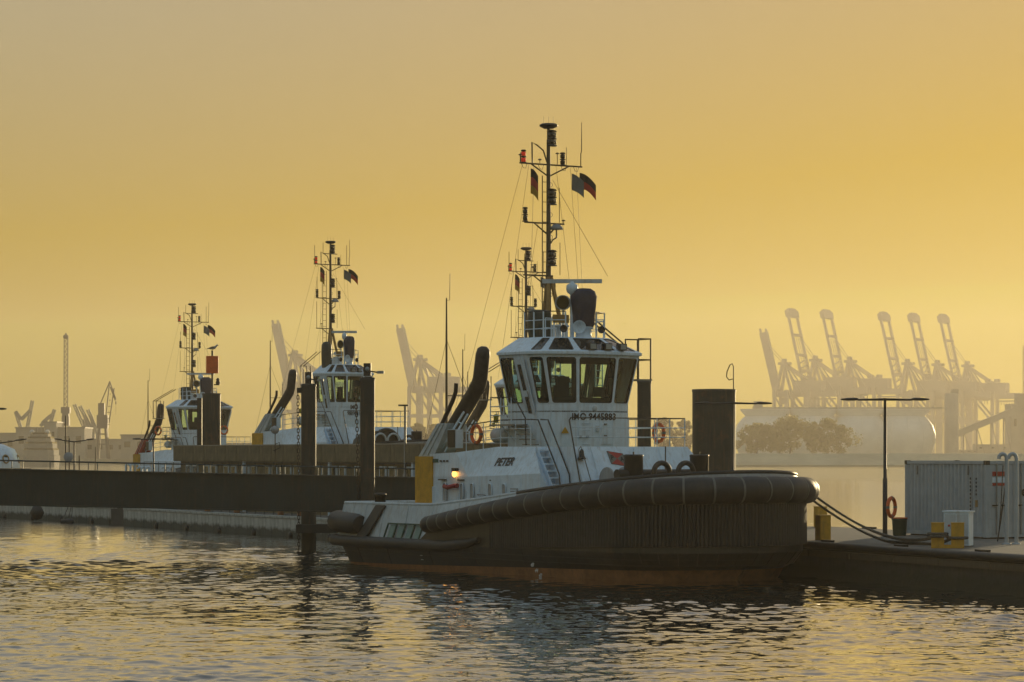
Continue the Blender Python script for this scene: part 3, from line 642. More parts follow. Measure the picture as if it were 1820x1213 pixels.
    if ww != 1:
        for ob in root.children_recursive:
            if ob not in before and ob.type == 'MESH':
                for vt in ob.data.vertices: vt.co.x = -7.8+(vt.co.x+7.8)*ww; vt.co.y *= ww
    # mast
    mz = o.get('mast', 17.65); kx = (mz-rz)/(17.65-9.2); um = -9.5
    def Z(z): return rz+(z-9.2)*kx
    ms = P('mast', MB().tube([(um, 0, rz-.5), (um, 0, Z(13)), (um, 0, mz)], [.13, .1, .065], 10), M['mast'])
    for v in (.38, -.38): P('mast_leg', MB().beam(Q(um+.55, v, rz), Q(um+.05, v*.2, Z(11.7)), .12, .12), M['ochre'], ms)
    P('mast_leg', MB().beam(Q(um-.6, 0, rz-.3), Q(um-.05, 0, Z(11.7)), .12, .12), M['ochre'], ms)
    P('satellite_dish_disc', MB().lathe([(.06, -.1), (.2, -.1), (.36, -.02), (.37, .04), (.3, .09), (.0, .1)], (um, 0, mz+.1), 18), M['black'], ms)
    for v in (-.22, 0, .24): P('antenna_pin', MB().tube([Q(um, v, mz+.15), Q(um, v, mz+.48)], .008, 4), M['mast'], ms)
    cr = lambda v, z: Vector(Q(um+.0, v, Z(z)))
    # upper yard
    for va, vb, z in ((1.38, -1.62, 16.2), (1.15, -.75, 13.85), (1.2, -.2, 11.75)):
        P('yard', MB().tube([cr(va, z), cr(vb, z)], .035, 6), M['mast'], ms)
        for v in (va*.62, vb*.62): P('yard_brace', MB().tube([cr(v, z), cr(0, z-.48)], .03, 6), M['mast'], ms)
    P('yard_hoop', MB().tube([cr(.78, 16.2), cr(.8, 17.05), cr(.55, 16.95), cr(.25, 16.75), cr(.08, 16.3)], .03, 6), M['mast'], ms)
    nav_light(ms, cr(1.2, 16.2), M['redlens'], .11, .5); nav_light(ms, cr(-.68, 16.2), M['dlens'], .11, .5)
    nav_light(ms, cr(1.12, 13.87), M['dlens'], .11, .55)
    for z in (16.95, 14.6, 12.15):
        for du, v in ((.16, -.02), (.02, -.2)): nav_light(ms, Vector((um+du, -v, Z(z))), M['dlens'], .15, .6)
    P('antenna_dome', MB().lathe([(.0, .22), (.14, .2), (.24, .1), (.28, 0), (.03, -.02), (.03, -.35)], cr(-.38, 13.62), 16), M['grey'], ms)
    P('dome_arm', MB().tube([cr(-.38, 13.3), cr(-.2, 13.2), cr(0, 12.9)], .03, 6), M['mast'], ms)
    P('whip_antenna', MB().tube([cr(-1.56, 16.2), cr(-1.56, 16.75), cr(-1.6, 16.8), cr(-1.6, 18.0)], [.02, .02, .02, .012], 5), M['mast'], ms)
    P('whip_antenna', MB().tube([cr(-.86, 16.2), cr(-.86, 16.95)], .012, 5), M['mast'], ms)
    P('whip_antenna', MB().tube([cr(1.33, 16.2), cr(1.33, 16.62)], .02, 5), M['mast'], ms)
    for v, za, zb in ((-.52, 13.9, 15.3), (-.55, 11.8, 13.1), (1.15, 11.75, 12.6)): P('whip_antenna', MB().tube([cr(v, za), cr(v, zb)], .014, 5), M['mast'], ms)
    for v, z, h in ((1.36, 16.2, .3), (-.42, 16.2, .45), (.42, 16.2, .16), (-.72, 13.85, .12), (.75, 11.75, .3)):
        P('mushroom_antenna', MB().lathe([(.014, 0), (.014, h), (.07, h), (.08, h+.03), (.03, h+.06)], cr(v, z), 8), M['mast'], ms)
    for z in (15.4, 14.2, 13.3, 12.7, 11.5, 11.0): P('cable_clip', MB().torus(cr(-.1, z), (1, 0, 0), .09, .012, 10, 4), M['black'], ms)
    P('cable_run', MB().tube([cr(.1, 9.2), cr(.09, 12), cr(.08, 14.5), cr(.07, 17.2)], .022, 5), M['black'], ms)
    for v in (1.3, .5, -.6, -1.2): P('cable_loop', MB().tube([cr(v, 16.18), cr(v-.08, 16.02), cr(v-.2, 16.0), cr(v-.26, 16.17)], .012, 4), M['black'], ms)
    if det < 2:
        for v, za, zb in ((1.32, 16.2, 17.5), (-1.35, 16.2, 17.6), (1.12, 13.85, 15.3), (1.15, 11.75, 13.6), (.62, 16.9, 17.7)): P('whip_antenna', MB().tube([cr(v, za), cr(v, zb)], .018, 5), M['mast'], ms)
        nav_light(ms, cr(-.72, 13.87), M['dlens'], .12, .5)
        P('upper_yard', MB().tube([cr(.62, 16.95), cr(-.55, 16.95)], .03, 6), M['mast'], ms)
    # climbing ladder on the mast
    lv = o.get('ladder_v', .3)
    for dv in (0, .3) if o.get('ladder') else (0,):
        P('ladder_stringer', MB().tube([cr(lv+dv, 9.2), cr(lv+dv, 15.75)], .022, 5), M['mast'], ms)
    for i in range(16):
        z = 9.5+i*.4; P('rung', MB().tube([cr(lv+(.3 if o.get('ladder') else 0), z), cr(lv if o.get('ladder') else 0, z)], .014, 4), M['mast'], ms)
    # stays and halyards
    for a, b in (((um, 1.25, 16.15), (-13.6, 2.2, 4.8)), ((um, .95, 16.15), (-11.0, 1.2, 9.0)), ((um, -1.05, 16.15), (-8.9, -1.2, 9.3)), ((um, -1.35, 16.15), (-9.0, -1.4, 9.3)),
                 ((um, -.2, 15.6), (-7.8, -1.7, 11.7)), ((um, .5, 13.85), (-10.5, .8, 9.0)), ((um, -.35, 16.2), (-8.6, -.7, 9.3)), ((um, .7, 16.2), (-10.3, .4, 9.))):
        P('stay', MB().tube([Q(a[0], a[1], Z(a[2])), Q(b[0], b[1], b[2] if b[2] < 9.1 else Z(b[2]))], .008, 4), M['mast'], ms)
    if o.get('flags', 1):
        fl = Vector((rx, ry, 0))
        flag(root, cr(.86, 16.0), fl, .3, 1.0, [M['flagb'], M['red'], M['flagg']] , .4, 1.0)
        flag(root, cr(-1.12, 15.9), fl+Vector((0, 0, -.2)), .5, .66, [M['flagw'], M['flagw']], 1.0, .45)
        flag(root, cr(-1.5, 15.95), fl, .66, .62, [M['flagb'], M['flagr']], 2.2, .75)
    # exhausts
    for sg in (1, -1):
        v = 2.7*sg
        ex = P('exhaust_pipe', MB().tube([Q(-14.0, v, 4.2), Q(-13.3, v, 4.85), Q(-10.75, v, 7.1), Q(-10.48, v, 7.38), Q(-10.36, v, 7.62), Q(-10.16, v, 8.55), Q(-10.1, v, 8.78), Q(-10.08, v, 8.88)], [.32, .32, .31, .305, .30, .295, .25, .12], 18), M['exhaust'])
        P('pipe_flange', MB().tube([Q(-10.62, v, 7.23), Q(-10.55, v, 7.3)], .335, 18, False), M['exhaust'], ex)
        P('small_pipe', MB().tube([Q(-13.5, v+sg*.3, 5.0), Q(-11.95, v+sg*.3, 6.75), Q(-11.72, v+sg*.3, 7.1), Q(-11.68, v+sg*.3, 7.45)], [.09, .09, .09, .085], 8), M['exhaust'], ex)
        yb = P('funnel_base', MB().box(-14.25, -12.95, min(-sg*2.2, -sg*3.38), max(-sg*2.2, -sg*3.38), 1.1, 4.52), M['yellow'])
        a = MB(); y0, y1 = sorted((-sg*2.35, -sg*3.25)); pl = [(-14.2, 4.52), (-13.0, 4.52), (-11.9, 5.85), (-12.75, 5.85)]
        a.face([(u, y0, z) for u, z in pl]); a.face([(u, y1, z) for u, z in pl[::-1]])
        for i in range(4): (ua, za), (ub, zb_) = pl[i], pl[(i+1) % 4]; a.face([(ua, y0, za), (ua, y1, za), (ub, y1, zb_), (ub, y0, zb_)])
        cs = P('funnel_casing', a, M['red'] if o.get('redcase') else M['offwhite'])
        for t in (.3, .62): P('casing_rib', MB().beam((-14.2+1.2*t, -sg*3.27, 4.56), (-12.75+.85*t, -sg*3.27, 5.83), .04, .03), M['offwhite'], cs)
        lb = P('leaning_ladder', MB().beam(Q(-12.9, sg*3.0, 4.75), Q(-11.1, sg*3.0, 6.3), .05, .08), W)
        P('stringer', MB().beam(Q(-12.55, sg*3.0, 4.7), Q(-10.8, sg*3.0, 6.2), .05, .08), W, lb)
        for t in (.25, .5, .75): P('rung', MB().tube([Vector(Q(-12.9, sg*3.0, 4.75)).lerp(Vector(Q(-11.1, sg*3.0, 6.3)), t), Vector(Q(-12.55, sg*3.0, 4.7)).lerp(Vector(Q(-10.8, sg*3.0, 6.2)), t)], .025, 5), W, lb)
        bx = P('side_light_screen', MB().box(-11.85, -11.25, min(-sg*2.95, -sg*3.3), max(-sg*2.95, -sg*3.3), 4.85, 5.6), W)
        P('black_panel', MB().box(-11.83, -11.27, min(-sg*3.3, -sg*3.32), max(-sg*3.3, -sg*3.32), 4.87, 5.58), K, bx)
        P('life_raft_canister', MB().lathe([(.0, -.62), (.2, -.58), (.3, -.5), (.3, .5), (.2, .58), (.0, .62)], Q(-9.6, sg*2.1, 5.35), 14, (1, 0, 0)), M['offwhite'])
        P('strobe_light', MB().lathe([(.06, 0), (.1, .05), (.1, .22), (.13, .26), (.05, .34)], Q(-9.15, sg*2.72, 5.85), 10), mat_strobe)
    # towing gear forward
    for v in (1.53, -1.53):
        bt = P('towing_bitt', MB().lathe([(.36, 2.4), (.36, 4.5), (.37, 4.52), (.37, 4.58), (.3, 4.6)], Q(-1.5, v, 0), 20), K)
        P('bitt_pin', MB().tube([Q(-1.5, v, 4.58), Q(-1.5, v, 4.7)], .03, 6), K, bt)
    P('bitt_crossbar', MB().tube([Q(-1.5, 2.3, 3.85), Q(-1.5, -1.6, 3.85)], .2, 10), K)
    for v in (.52, -.6):
        P('fairlead_hoop', MB().torus(Q(-1.1, v, 3.92), (1, 0, 0), .36, .1, 16, 10, math.pi, 2*math.pi).tube([Q(-1.1, v-.36, 3.95), Q(-1.1, v-.36, 2.6)], .1, 8).tube([Q(-1.1, v+.36, 3.95), Q(-1.1, v+.36, 2.6)], .1, 8), M['exhaust'])
    if o.get('bigloop'):
        for v in (2.3, 1.25): P('fairlead_arch', MB().torus(Q(-.3, v, 3.95), (1, 0, 0), .46, .07, 20, 8, math.pi, 2*math.pi), M['offwhite'])
        P('fairlead_hood', MB().torus(Q(-.45, 1.7, 3.55), (1, 0, 0), 1.15, .1, 24, 8, math.pi, 2*math.pi).face([Q(-.5, 1.7+1.1*math.cos(t), 3.55+1.1*math.sin(t)) for t in (math.pi*i/16 for i in range(17))]), M['rubber'])
        P('winch_cover', MB().lathe([(.9, 2.6), (.95, 3.4), (.8, 4.0), (.4, 4.4), (.1, 4.5)], Q(-1.6, 2.6, 0), 16), M['gtarp'])
    wn_ = P('winch_drum', MB().lathe([(.5, -.06), (.5, 0), (.2, 0), (.2, .7), (.5, .7), (.5, .76)], Q(-3.0, 1.65, 3.62), 20, (0, 1, 0)), M['grey'])
    P('jackstaff', MB().tube([Q(-2.6, -.75, 2.9), Q(-2.6, -.75, 4.9)], .025, 5), M['mast'])
    # aft whip mast
    ams = P('whip_mast', MB().tube([Q(-13.8, 2.15, 4.6), Q(-13.8, 2.15, 9.2), Q(-13.8, 2.15, 11.0)], [.06, .045, .03], 8), M['mast'])
    P('whip_antenna', MB().tube([Q(-13.8, 2.15, 10.9), Q(-13.8, 2.0, 10.92), Q(-13.8, 1.98, 12.0)], .014, 5), M['mast'], ams)
    P('whip_antenna', MB().tube([Q(-13.8, 2.15, 7.0), Q(-13.6, 1.3, 7.0), Q(-13.6, 1.25, 7.2), Q(-13.6, 1.25, 8.0)], .02, 5), M['mast'], ams)
    for b in ((-15.2, 2.6, 4.2), (-12.0, 1.4, 5.0)): P('stay', MB().tube([Q(-13.8, 2.15, 9.3), Q(*b)], .011, 4), M['mast'], ams)
    if det > 1:                              # draught marks
        for sg in (1,):
            for s_, u, z in (('48', -3.95, .45), ('44', -3.75, .24), ('42', -3.55, .06)):
                text(root, s_, .21, Q(u, 4.60-.62*(1.05-z)*.42, z), (1, 0, 0), (0, .3, 1), M['wletter'], 0, .004, 'draught_mark')
            P('load_mark', MB().box(-12.1, -11.95, -4.44, -4.40, .55, .58).box(-12.1, -11.95, -4.4, -4.36, .38, .41), M['wletter'])
    return root
mat_strobe = mat('yellow_green_strobe', (.5, .45, .05), .4)

def world_of(root_pos, theta, u, v, z, dz=0, k=1):
    a = (math.cos(R(theta)), -math.sin(R(theta))); s = (-math.sin(R(theta)), -math.cos(R(theta)))
    return Vector((root_pos[0]+k*(a[0]*u+s[0]*v), root_pos[1]+k*(a[1]*u+s[1]*v), z*k+dz))

WAVE = .0155
# ------------------------------------------------------------------ water
def make_water():
    def axis(lo, a, b, hi, fine, grow):
        m = list(np.arange(a, b+1e-6, fine)); st = fine; x = b; r = []
        while x < hi: st *= grow; x += st; r.append(min(x, hi))
        st = fine; x = a; l = []
        while x > lo: st *= grow; x -= st; l.append(max(x, lo))
        return np.array(l[::-1]+m+r)
    xs = axis(-1700, -26, 26, 1700, .09, 1.15); ys = [43.]
    while ys[-1] < 150: ys.append(ys[-1]+.052*(ys[-1]/45)**1.3)
    st_ = ys[-1]-ys[-2]
    while ys[-1] < 3400: st_ *= 1.06; ys.append(min(3400, ys[-1]+st_))
    ys = np.array([-60., -20, 10, 25, 35, 40, 42]+ys)
    X, Y = np.meshgrid(xs.astype(np.float32), ys.astype(np.float32)); rng = np.random.default_rng(5); Zc = np.zeros_like(X)
    fade = np.clip((X+55)/28, 0, 1)*np.clip((55-X)/28, 0, 1)*np.clip((210-Y)/80, 0, 1)
    for i in range(84):
        lam = .19*(2.8/.19)**(rng.random()**1.2); k = 2*math.pi/lam; th = math.pi/2+rng.normal(0, .75)+.2; amp = WAVE*lam**.72/(2*math.pi)
        ph = k*(X*math.cos(th)+Y*math.sin(th))+rng.random()*6.28
        w = np.clip((60+lam*220-Y)/(30+60*lam), 0, 1)
        Zc += amp*w*np.sin(ph+.9*np.sin(ph*.23+i))
    def patch(a, b, c): return np.sin(X*a+1.3*np.sin(Y*b*.7+c))*np.sin(Y*b+.9*np.sin(X*a*.6)+c)
    d_ = (X+20.7)*.81-(Y-114)*.587; along = (X+20.7)*.587+(Y-114)*.81      # an old wake running towards the stern
    Zc *= (1+.35*patch(.13, .09, 1.)+.25*patch(.41, .27, 2.4))*fade
    Zc += .09*np.exp(-((d_+.5*np.sin(along*.4))/.8)**2)*np.clip((25-along)/8, 0, 1)*np.clip((along+22)/8, 0, 1)
    n = X.size; co = np.stack([X, Y, Zc], -1).reshape(-1, 3).astype(np.float32)
    c = len(xs); r = len(ys); idx = np.arange(n).reshape(r, c)
    f = np.stack([idx[:-1, :-1], idx[:-1, 1:], idx[1:, 1:], idx[1:, :-1]], -1).reshape(-1).astype(np.int32)
    me = bpy.data.meshes.new('water'); me.vertices.add(n); me.vertices.foreach_set('co', co.reshape(-1))
    nf = len(f)//4; me.loops.add(len(f)); me.loops.foreach_set('vertex_index', f)
    me.polygons.add(nf); me.polygons.foreach_set('loop_start', np.arange(nf, dtype=np.int32)*4)
    me.polygons.foreach_set('use_smooth', np.ones(nf, bool)); me.update(calc_edges=True)
    m = bpy.data.materials.new('river_water'); m.use_nodes = True; N = m.node_tree.nodes; Lk = m.node_tree.links; b = N['Principled BSDF']
    b.inputs['Base Color'].default_value = (.012, .018, .016, 1); b.inputs['Roughness'].default_value = .03; b.inputs['IOR'].default_value = 1.33; b.inputs['Coat Weight'].default_value = 1; b.inputs['Coat IOR'].default_value = 1.33; b.inputs['Coat Roughness'].default_value = .03
    tc = N.new('ShaderNodeTexCoord'); mp = N.new('ShaderNodeMapping'); mp.inputs['Scale'].default_value = (.75, 1.35, 1); mp.inputs['Rotation'].default_value = (0, 0, .12); Lk.new(tc.outputs['Object'], mp.inputs[0])
    n1 = N.new('ShaderNodeTexNoise'); n1.inputs['Scale'].default_value = 5.5; n1.inputs['Detail'].default_value = 4; n1.inputs['Roughness'].default_value = .6; Lk.new(mp.outputs[0], n1.inputs[0])
    n2 = N.new('ShaderNodeTexNoise'); n2.inputs['Scale'].default_value = .55; n2.inputs['Detail'].default_value = 4; Lk.new(mp.outputs[0], n2.inputs[0])
    sp = N.new('ShaderNodeSeparateXYZ'); Lk.new(tc.outputs['Object'], sp.inputs[0])      # ripples too fine for the mesh beyond its dense part
    fr = N.new('ShaderNodeMapRange'); fr.inputs[1].default_value = 90; fr.inputs[2].default_value = 190; fr.inputs[3].default_value = 0; fr.inputs[4].default_value = .2; Lk.new(sp.outputs[1], fr.inputs[0])
    b1 = N.new('ShaderNodeBump'); b1.inputs['Distance'].default_value = .07; Lk.new(fr.outputs[0], b1.inputs['Strength']); Lk.new(n1.outputs[0], b1.inputs['Height'])
    f2 = N.new('ShaderNodeMapRange'); f2.inputs[1].default_value = 120; f2.inputs[2].default_value = 220; f2.inputs[4].default_value = .14; Lk.new(sp.outputs[1], f2.inputs[0])
    b2 = N.new('ShaderNodeBump'); b2.inputs['Distance'].default_value = .25; Lk.new(f2.outputs[0], b2.inputs['Strength']); Lk.new(n2.outputs[0], b2.inputs['Height']); Lk.new(b1.outputs[0], b2.inputs['Normal'])
    m3 = N.new('ShaderNodeMapping'); m3.inputs['Scale'].default_value = (.35, 1.5, 1); Lk.new(tc.outputs['Object'], m3.inputs[0])
    n3 = N.new('ShaderNodeTexNoise'); n3.inputs['Scale'].default_value = .11; n3.inputs['Detail'].default_value = 8; n3.inputs['Roughness'].default_value = .75; Lk.new(m3.outputs[0], n3.inputs[0])
    f3 = N.new('ShaderNodeMapRange'); f3.inputs[1].default_value = 130; f3.inputs[2].default_value = 300; f3.inputs[4].default_value = .17; Lk.new(sp.outputs[1], f3.inputs[0])
    b3 = N.new('ShaderNodeBump'); b3.inputs['Distance'].default_value = 1.6; Lk.new(f3.outputs[0], b3.inputs['Strength']); Lk.new(n3.outputs[0], b3.inputs['Height']); Lk.new(b2.outputs[0], b3.inputs['Normal'])
    Lk.new(b3.outputs[0], b.inputs['Normal']); Lk.new(b3.outputs[0], b.inputs['Coat Normal']); me.materials.append(m)
    tag(put('water', me), kind='structure')
make_water()

# ------------------------------------------------------------------ shores and far things in the haze
def far_land(name, pts, z):
    tag(MB().prism(pts, -2.5, z).build(name, M['land']), kind='structure')
far_land('far_shore', [(-1650, 1290), (1650, 1290), (1650, 3300), (-1650, 3300)], 2.6)
q = MB(); prof = [(1045, -2.5), (1045, .6), (1058, 4.9), (1900, 5.2), (1900, -2.5)]
for (y0, z0), (y1, z1) in zip(prof, prof[1:]): q.face([(82, y0, z0), (900, y0, z0), (900, y1, z1), (82, y1, z1)])
q.face([(82, y, z) for y, z in prof[::-1]])
tag(q.build('river_island', M['land']), kind='structure')

def sts_crane(hx, hy, D, kind, label):
    k = D/5000.; o = at(hx, HZ, D); hz = CAMH+(HZ-hy)*k
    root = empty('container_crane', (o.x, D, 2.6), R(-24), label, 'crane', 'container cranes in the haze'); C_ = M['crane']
    sx = 1/math.cos(R(24))*.95
    def p(dx, dy, y): return Vector((dx*k*sx, y, hz-2.6-dy*k))
    def part(n, q): return q.build(n, C_, root)
    S = D/1680.; ys = (-6*S, 6*S)
    for y in ys:
        part('leg', MB().beam(p(22, -3, y), Vector((p(22, 0, y).x, y, 0)), 2.4*S, 2.0*S))
        part('leg', MB().beam(p(60, -3, y), Vector((p(60, 0, y).x, y, 0)), 2.0*S, 1.8*S))
        part('leg', MB().beam(p(0, -3, y), Vector((p(0, 0, y).x, y, 0)), 1.7*S, 1.7*S))
        part('leg_brace', MB().beam(p(26, 8, y), p(58, 48, y), 1.2*S)); part('leg_brace', MB().beam(p(0, 8, y), p(20, 40, y), 1.0*S))
        part('portal_beam', MB().beam(p(-2, 50, y), p(62, 50, y), 1.6*S, 2*S))
        part('girder', MB().beam(p(-6, 4, y*.5), p(106, 4, y*.5), 1.4*S, 3.4*S))
        part('tower_leg', MB().beam(p(2, 4, y*.8), p(12, -50, y*.5), 1.6*S)); part('tower_leg', MB().beam(p(30, 4, y*.8), p(13, -50, y*.5), 1.3*S)); part('tower_leg', MB().beam(p(48, 4, y*.8), p(14, -50, y*.5), .9*S))
        part('backstay', MB().beam(p(13, -50, y*.5), p(88, 2, y*.5), .6*S))
        part('backstay', MB().beam(p(13, -48, y*.5), p(62, -12, y*.5), .6*S))
        part('forestay', MB().beam(p(12, -51, y*.5), p(-14, -88 if kind else -80, y*.5), .3*S))
    if kind:
        bw = 8.2*S
        for y in (-bw, bw): part('boom_beam', MB().beam(p(0, 2, y), p(-29, -132, y), 1.35*S, 1.8*S))
        part('boom_tip', MB().beam(p(-28.3, -127, 0), p(-30.6, -139, 0), 2.6*S, 2*bw+2*S, (0, 1, 0)))
        part('boom_tip', MB().beam(p(-30.2, -138, 0), p(-31, -142.5, 0), 2*S, 1.5*bw, (0, 1, 0)))
        for t in (.24, .45, .72): part('boom_tie', MB().beam(p(-29*t, -132*t, -bw), p(-29*t, -132*t, bw), 2*S, 1.5*S))
        for t in (.05, .12, .19, .26, .33): part('boom_lattice', MB().beam(p(-29*t, -132*t, -bw), p(-29*(t+.07), -132*(t+.07), bw), .7*S))
        part('hoist_rope', MB().beam(p(-2, -20, -bw*.3), p(-20, -91, -bw*.3), .35*S)); part('hoist_rope', MB().beam(p(-2, -20, bw*.2), p(-20, -91, bw*.2), .35*S))
    else:
        part('boom', MB().beam(p(0, 2, 0), p(-25, -106, 0), 4.6*S, 3.2*S, (0, 1, 0)))
        for d in (-5, 5): part('boom_prong', MB().beam(p(-24.3+d, -103, 0), p(-26.5+d, -113, 0), 1.1*S, 1.2*S))
    part('apex_platform', MB().beam(p(4, -50, 0), p(22, -50, 0), 7*S, 1.6*S))
    part('apex_sheave', MB().beam(p(9, -55, 0), p(15, -55, 0), 4*S, 2.4*S))
    part('machinery_house', MB().beam(p(32, -8, 0), p(82, -8, 0), 9*S, 7.5*S))
    part('roof_unit', MB().beam(p(44, -23, 0), p(52, -23, 0), 4*S, 2*S)); part('roof_unit', MB().beam(p(60, -23, 0), p(68, -23, 0), 4*S, 2*S))
    part('operator_cab', MB().beam(p(8, 16, 0), p(16, 16, 0), 4*S, 4*S)); part('festoon_track', MB().beam(p(60, 13, 0), p(104, 13, 0), .5*S, .8*S))
    for i in range(9): part('festoon_loop', MB().beam(p(62+i*4.6, 13, 0), p(62+i*4.6, 20, 0), .4*S, .4*S))
    return root
for (tx, ty), w in zip(((1677, 561), (1624, 559), (1571, 557), (1468.6, 553), (1407, 551)), ('rightmost of the five with twin-beam booms', 'second from right of the five with twin-beam booms', 'middle one of the five with twin-beam booms', 'second from left of the five with twin-beam booms', 'leftmost of the five with twin-beam booms')):
    sts_crane(tx+30, ty+140, 2600, 1, 'hazy container crane with raised boom, '+w)
sts_crane(1382, 697, 2500, 0, 'shorter hazy container crane with solid forked boom left of the twin-beam cranes')
sts_crane(735, 690, 2300, 0, 'hazy container crane with forked boom between middle tug and large tug exhaust')
sts_crane(513, 682, 2250, 0, 'hazy container crane with forked boom behind the middle tug exhaust')

# egg-shaped digesters with a gallery on top, stair tower, conveyor and plant
eg = 'row of hazy digester tanks'
for i, (px, lb) in enumerate(((1362, 'hazy rounded digester tank behind the trees, leftmost of four'), (1444, 'hazy rounded digester tank behind the trees, second of four'), (1526, 'hazy rounded digester tank third of four, right of the trees'), (1606, 'hazy rounded digester tank rightmost of four beside the silo tower'))):
    o = at(px, HZ, 1650)
    rt = empty('digester_tank', (o.x, 1650, 4.8), 0, lb, 'tank', eg)
    MB().lathe([(r*1.467, z*1.467) for r, z in ((10.6, -1), (11.8, 2), (12.6, 5), (12.7, 8), (11.6, 11.5), (9.4, 14.4), (8.6, 15))], (0, 0, 0), 40).build('shell', M['tank'], rt)
    MB().lathe([(r*1.467, z*1.467) for r, z in ((8.7, 14.6), (8.5, 15.2), (10.4, 17.4), (10.5, 18))], (0, 0, 0), 32).build('cap', M['tank'], rt)
    for a in range(0, 360, 30): MB().tube([(r*1.467*math.cos(R(a)), r*1.467*math.sin(R(a)), z*1.467) for r, z in ((11.9, 2), (12.75, 5), (12.85, 8), (11.75, 11.5), (9.5, 14.4))], .16, 4).build('shell_rib', M['tank'], rt)
g0, g1 = at(1338, HZ, 1650), at(1684, HZ, 1650)
gl = empty('roof_gallery', (0, 1650, 31.2), 0, 'flat walkway gallery running along the tops of the digester tanks', 'walkway')
MB().box(g0.x, g1.x, -2, 2, 0, 1.2).build('walkway', M['bldg'], gl)
for i in range(28): x = g0.x+(g1.x-g0.x)*i/27; MB().beam((x, -2, 1.2), (x, -2, 2.3), .12).build('post', M['crane'], gl)
MB().beam((g0.x, -2, 2.3), (g1.x, -2, 2.3), .12).build('handrail', M['crane'], gl)
x0 = at(1340, HZ, 1650).x; MB().box(x0, x0+5, -2, 3, 1.2, 4.6).build('cabin', M['bldg'], gl)
for x, y in ((0, -1), (4, -1), (0, 2), (4, 2)):
    xx = at(1530, HZ, 1650).x+x; MB().beam((xx, y, 1.2), (xx, y, 8.5), .25).build('tower_post', M['crane'], gl)
for z in (3.5, 6, 8.4): xx = at(1530, HZ, 1650).x; MB().box(xx-.2, xx+4.2, -1.2, 2.2, z, z+.25).build('tower_floor', M['crane'], gl)
o = at(1691, HZ, 1640); tw = empty('silo_tower', (o.x, 1640, 4.6), 0, 'tall hazy cylindrical stair tower right of the digester tanks', 'tower')
MB().lathe([(3.9, -1), (3.9, 35.4), (3.5, 35.6)], (0, 0, 0), 20).build('shaft', M['bldg'], tw)
MB().box(-.4, 4.0, -1.5, 1.5, 35.4, 38).build('top_cabin', M['bldg'], tw)
for x in (0, 1.8, 3.8): MB().beam((x, -1, 38), (x, -1, 39.5), .1).build('rail_post', M['crane'], tw)
cv = empty('conveyor', (0, 1700, 5), 0, 'inclined hazy conveyor bridge climbing to the right edge', 'conveyor')
a, b = at(1700, 772, 1700), at(1802, 730, 1700); a.y = b.y = 0; a.z -= 5; b.z -= 5
MB().beam(a, b, 4, 3.8).build('bridge_tube', M['bldg'], cv)
for t in (.12, .35, .6, .82): c = a.lerp(b, t); MB().beam(c, (c.x, 0, 0), .8).build('trestle', M['crane'], cv); MB().beam(c, (c.x+5, 0, 0), .5).build('trestle', M['crane'], cv)
pl = empty('plant_building', (0, 1720, 5), 0, 'stepped hazy plant building at the right edge behind the container', 'building')
for i, (xa, xb, yt, dn) in enumerate(((1797, 1850, 718, 22), (1735, 1797, 790, 14), (1808, 1850, 700, 10), (1705, 1740, 800, 10))):
    A, B = at(xa, yt, 1720), at(xb, yt, 1720); MB().box(A.x, B.x, i*.5, dn, 0, A.z-5).build('wall', M['bldg'], pl)
    for j in range(3): x = A.x+(B.x-A.x)*(j+.3)/3; MB().box(x, x+1.6, i*.5-.1, i*.5, (A.z-5)*.55, (A.z-5)*.7).build('window', M['dpane'], pl)
A = at(1818, 745, 1720); MB().beam((A.x, -1, 0), (A.x, -1, 66), .5).build('lattice_mast', M['crane'], pl); MB().beam((A.x+4, -1, 0), (A.x+4, -1, 66), .5).build('lattice_mast', M['crane'], pl)

def tree(px, py_top, py_bot, wpx, D, label, group):
    b = at(px, py_bot, D); k = D/5000; h = (py_bot-py_top)*k; w = wpx*k/2
    root = empty('tree', (b.x, D, b.z), 0, label, 'tree', group)
    MB().tube([(0, 0, -1), (.2, 0, h*.2), (.5, 0, h*.55)], [.45, .35, .15], 7).build('trunk', M['trunk'], root)
    for j in range(6):
        a = random.random()*6.28; MB().tube([(.1, 0, h*(.12+.05*j)), (math.cos(a)*w*.35, math.sin(a)*w*.35, h*(.35+.05*j)), (math.cos(a)*w*.7, math.sin(a)*w*.7, h*(.5+.06*j))], [.2, .13, .05], 5).build('limb', M['trunk'], root)
    q = MB(); cl = []
    for j in range(64):
        a = random.random()*6.28; t = random.random(); r = w*.97*math.sqrt(random.random())*math.sqrt(max(.04, 1-(1.75*t-.75)**2)); cl.append((math.cos(a)*r, math.sin(a)*r, h*(.10+.78*t), w*random.uniform(.09, .24)))
    for x, y, z, r in cl:
        for j in range(90):
            d = Vector((random.gauss(0, 1), random.gauss(0, 1), random.gauss(0, 1))).normalized()*r*random.random()**.4; c = Vector((x, y, z))+d
            u = Vector((random.gauss(0, 1), random.gauss(0, 1), random.gauss(0, 1))).normalized(); v = u.cross(d).normalized() if d.length > .01 else Vector((0, 0, 1)); s = random.uniform(.4, .85)*D/1400
            q.face([c-u*s, c+v*s*.6, c+u*s, c-v*s*.6])
    q.build('crown', M['leaf'], root)
for px, yt, yb, w, lb in ((1345, 750, 807, 92, 'hazy round tree leftmost of the three by the digester tanks'), (1404, 738, 808, 118, 'hazy round tree in the middle of the three by the digester tanks'), (1470, 744, 808, 112, 'hazy round tree rightmost of the three by the digester tanks')):
    tree(px, yt, yb, w, 1400, lb, 'trees on the river island')
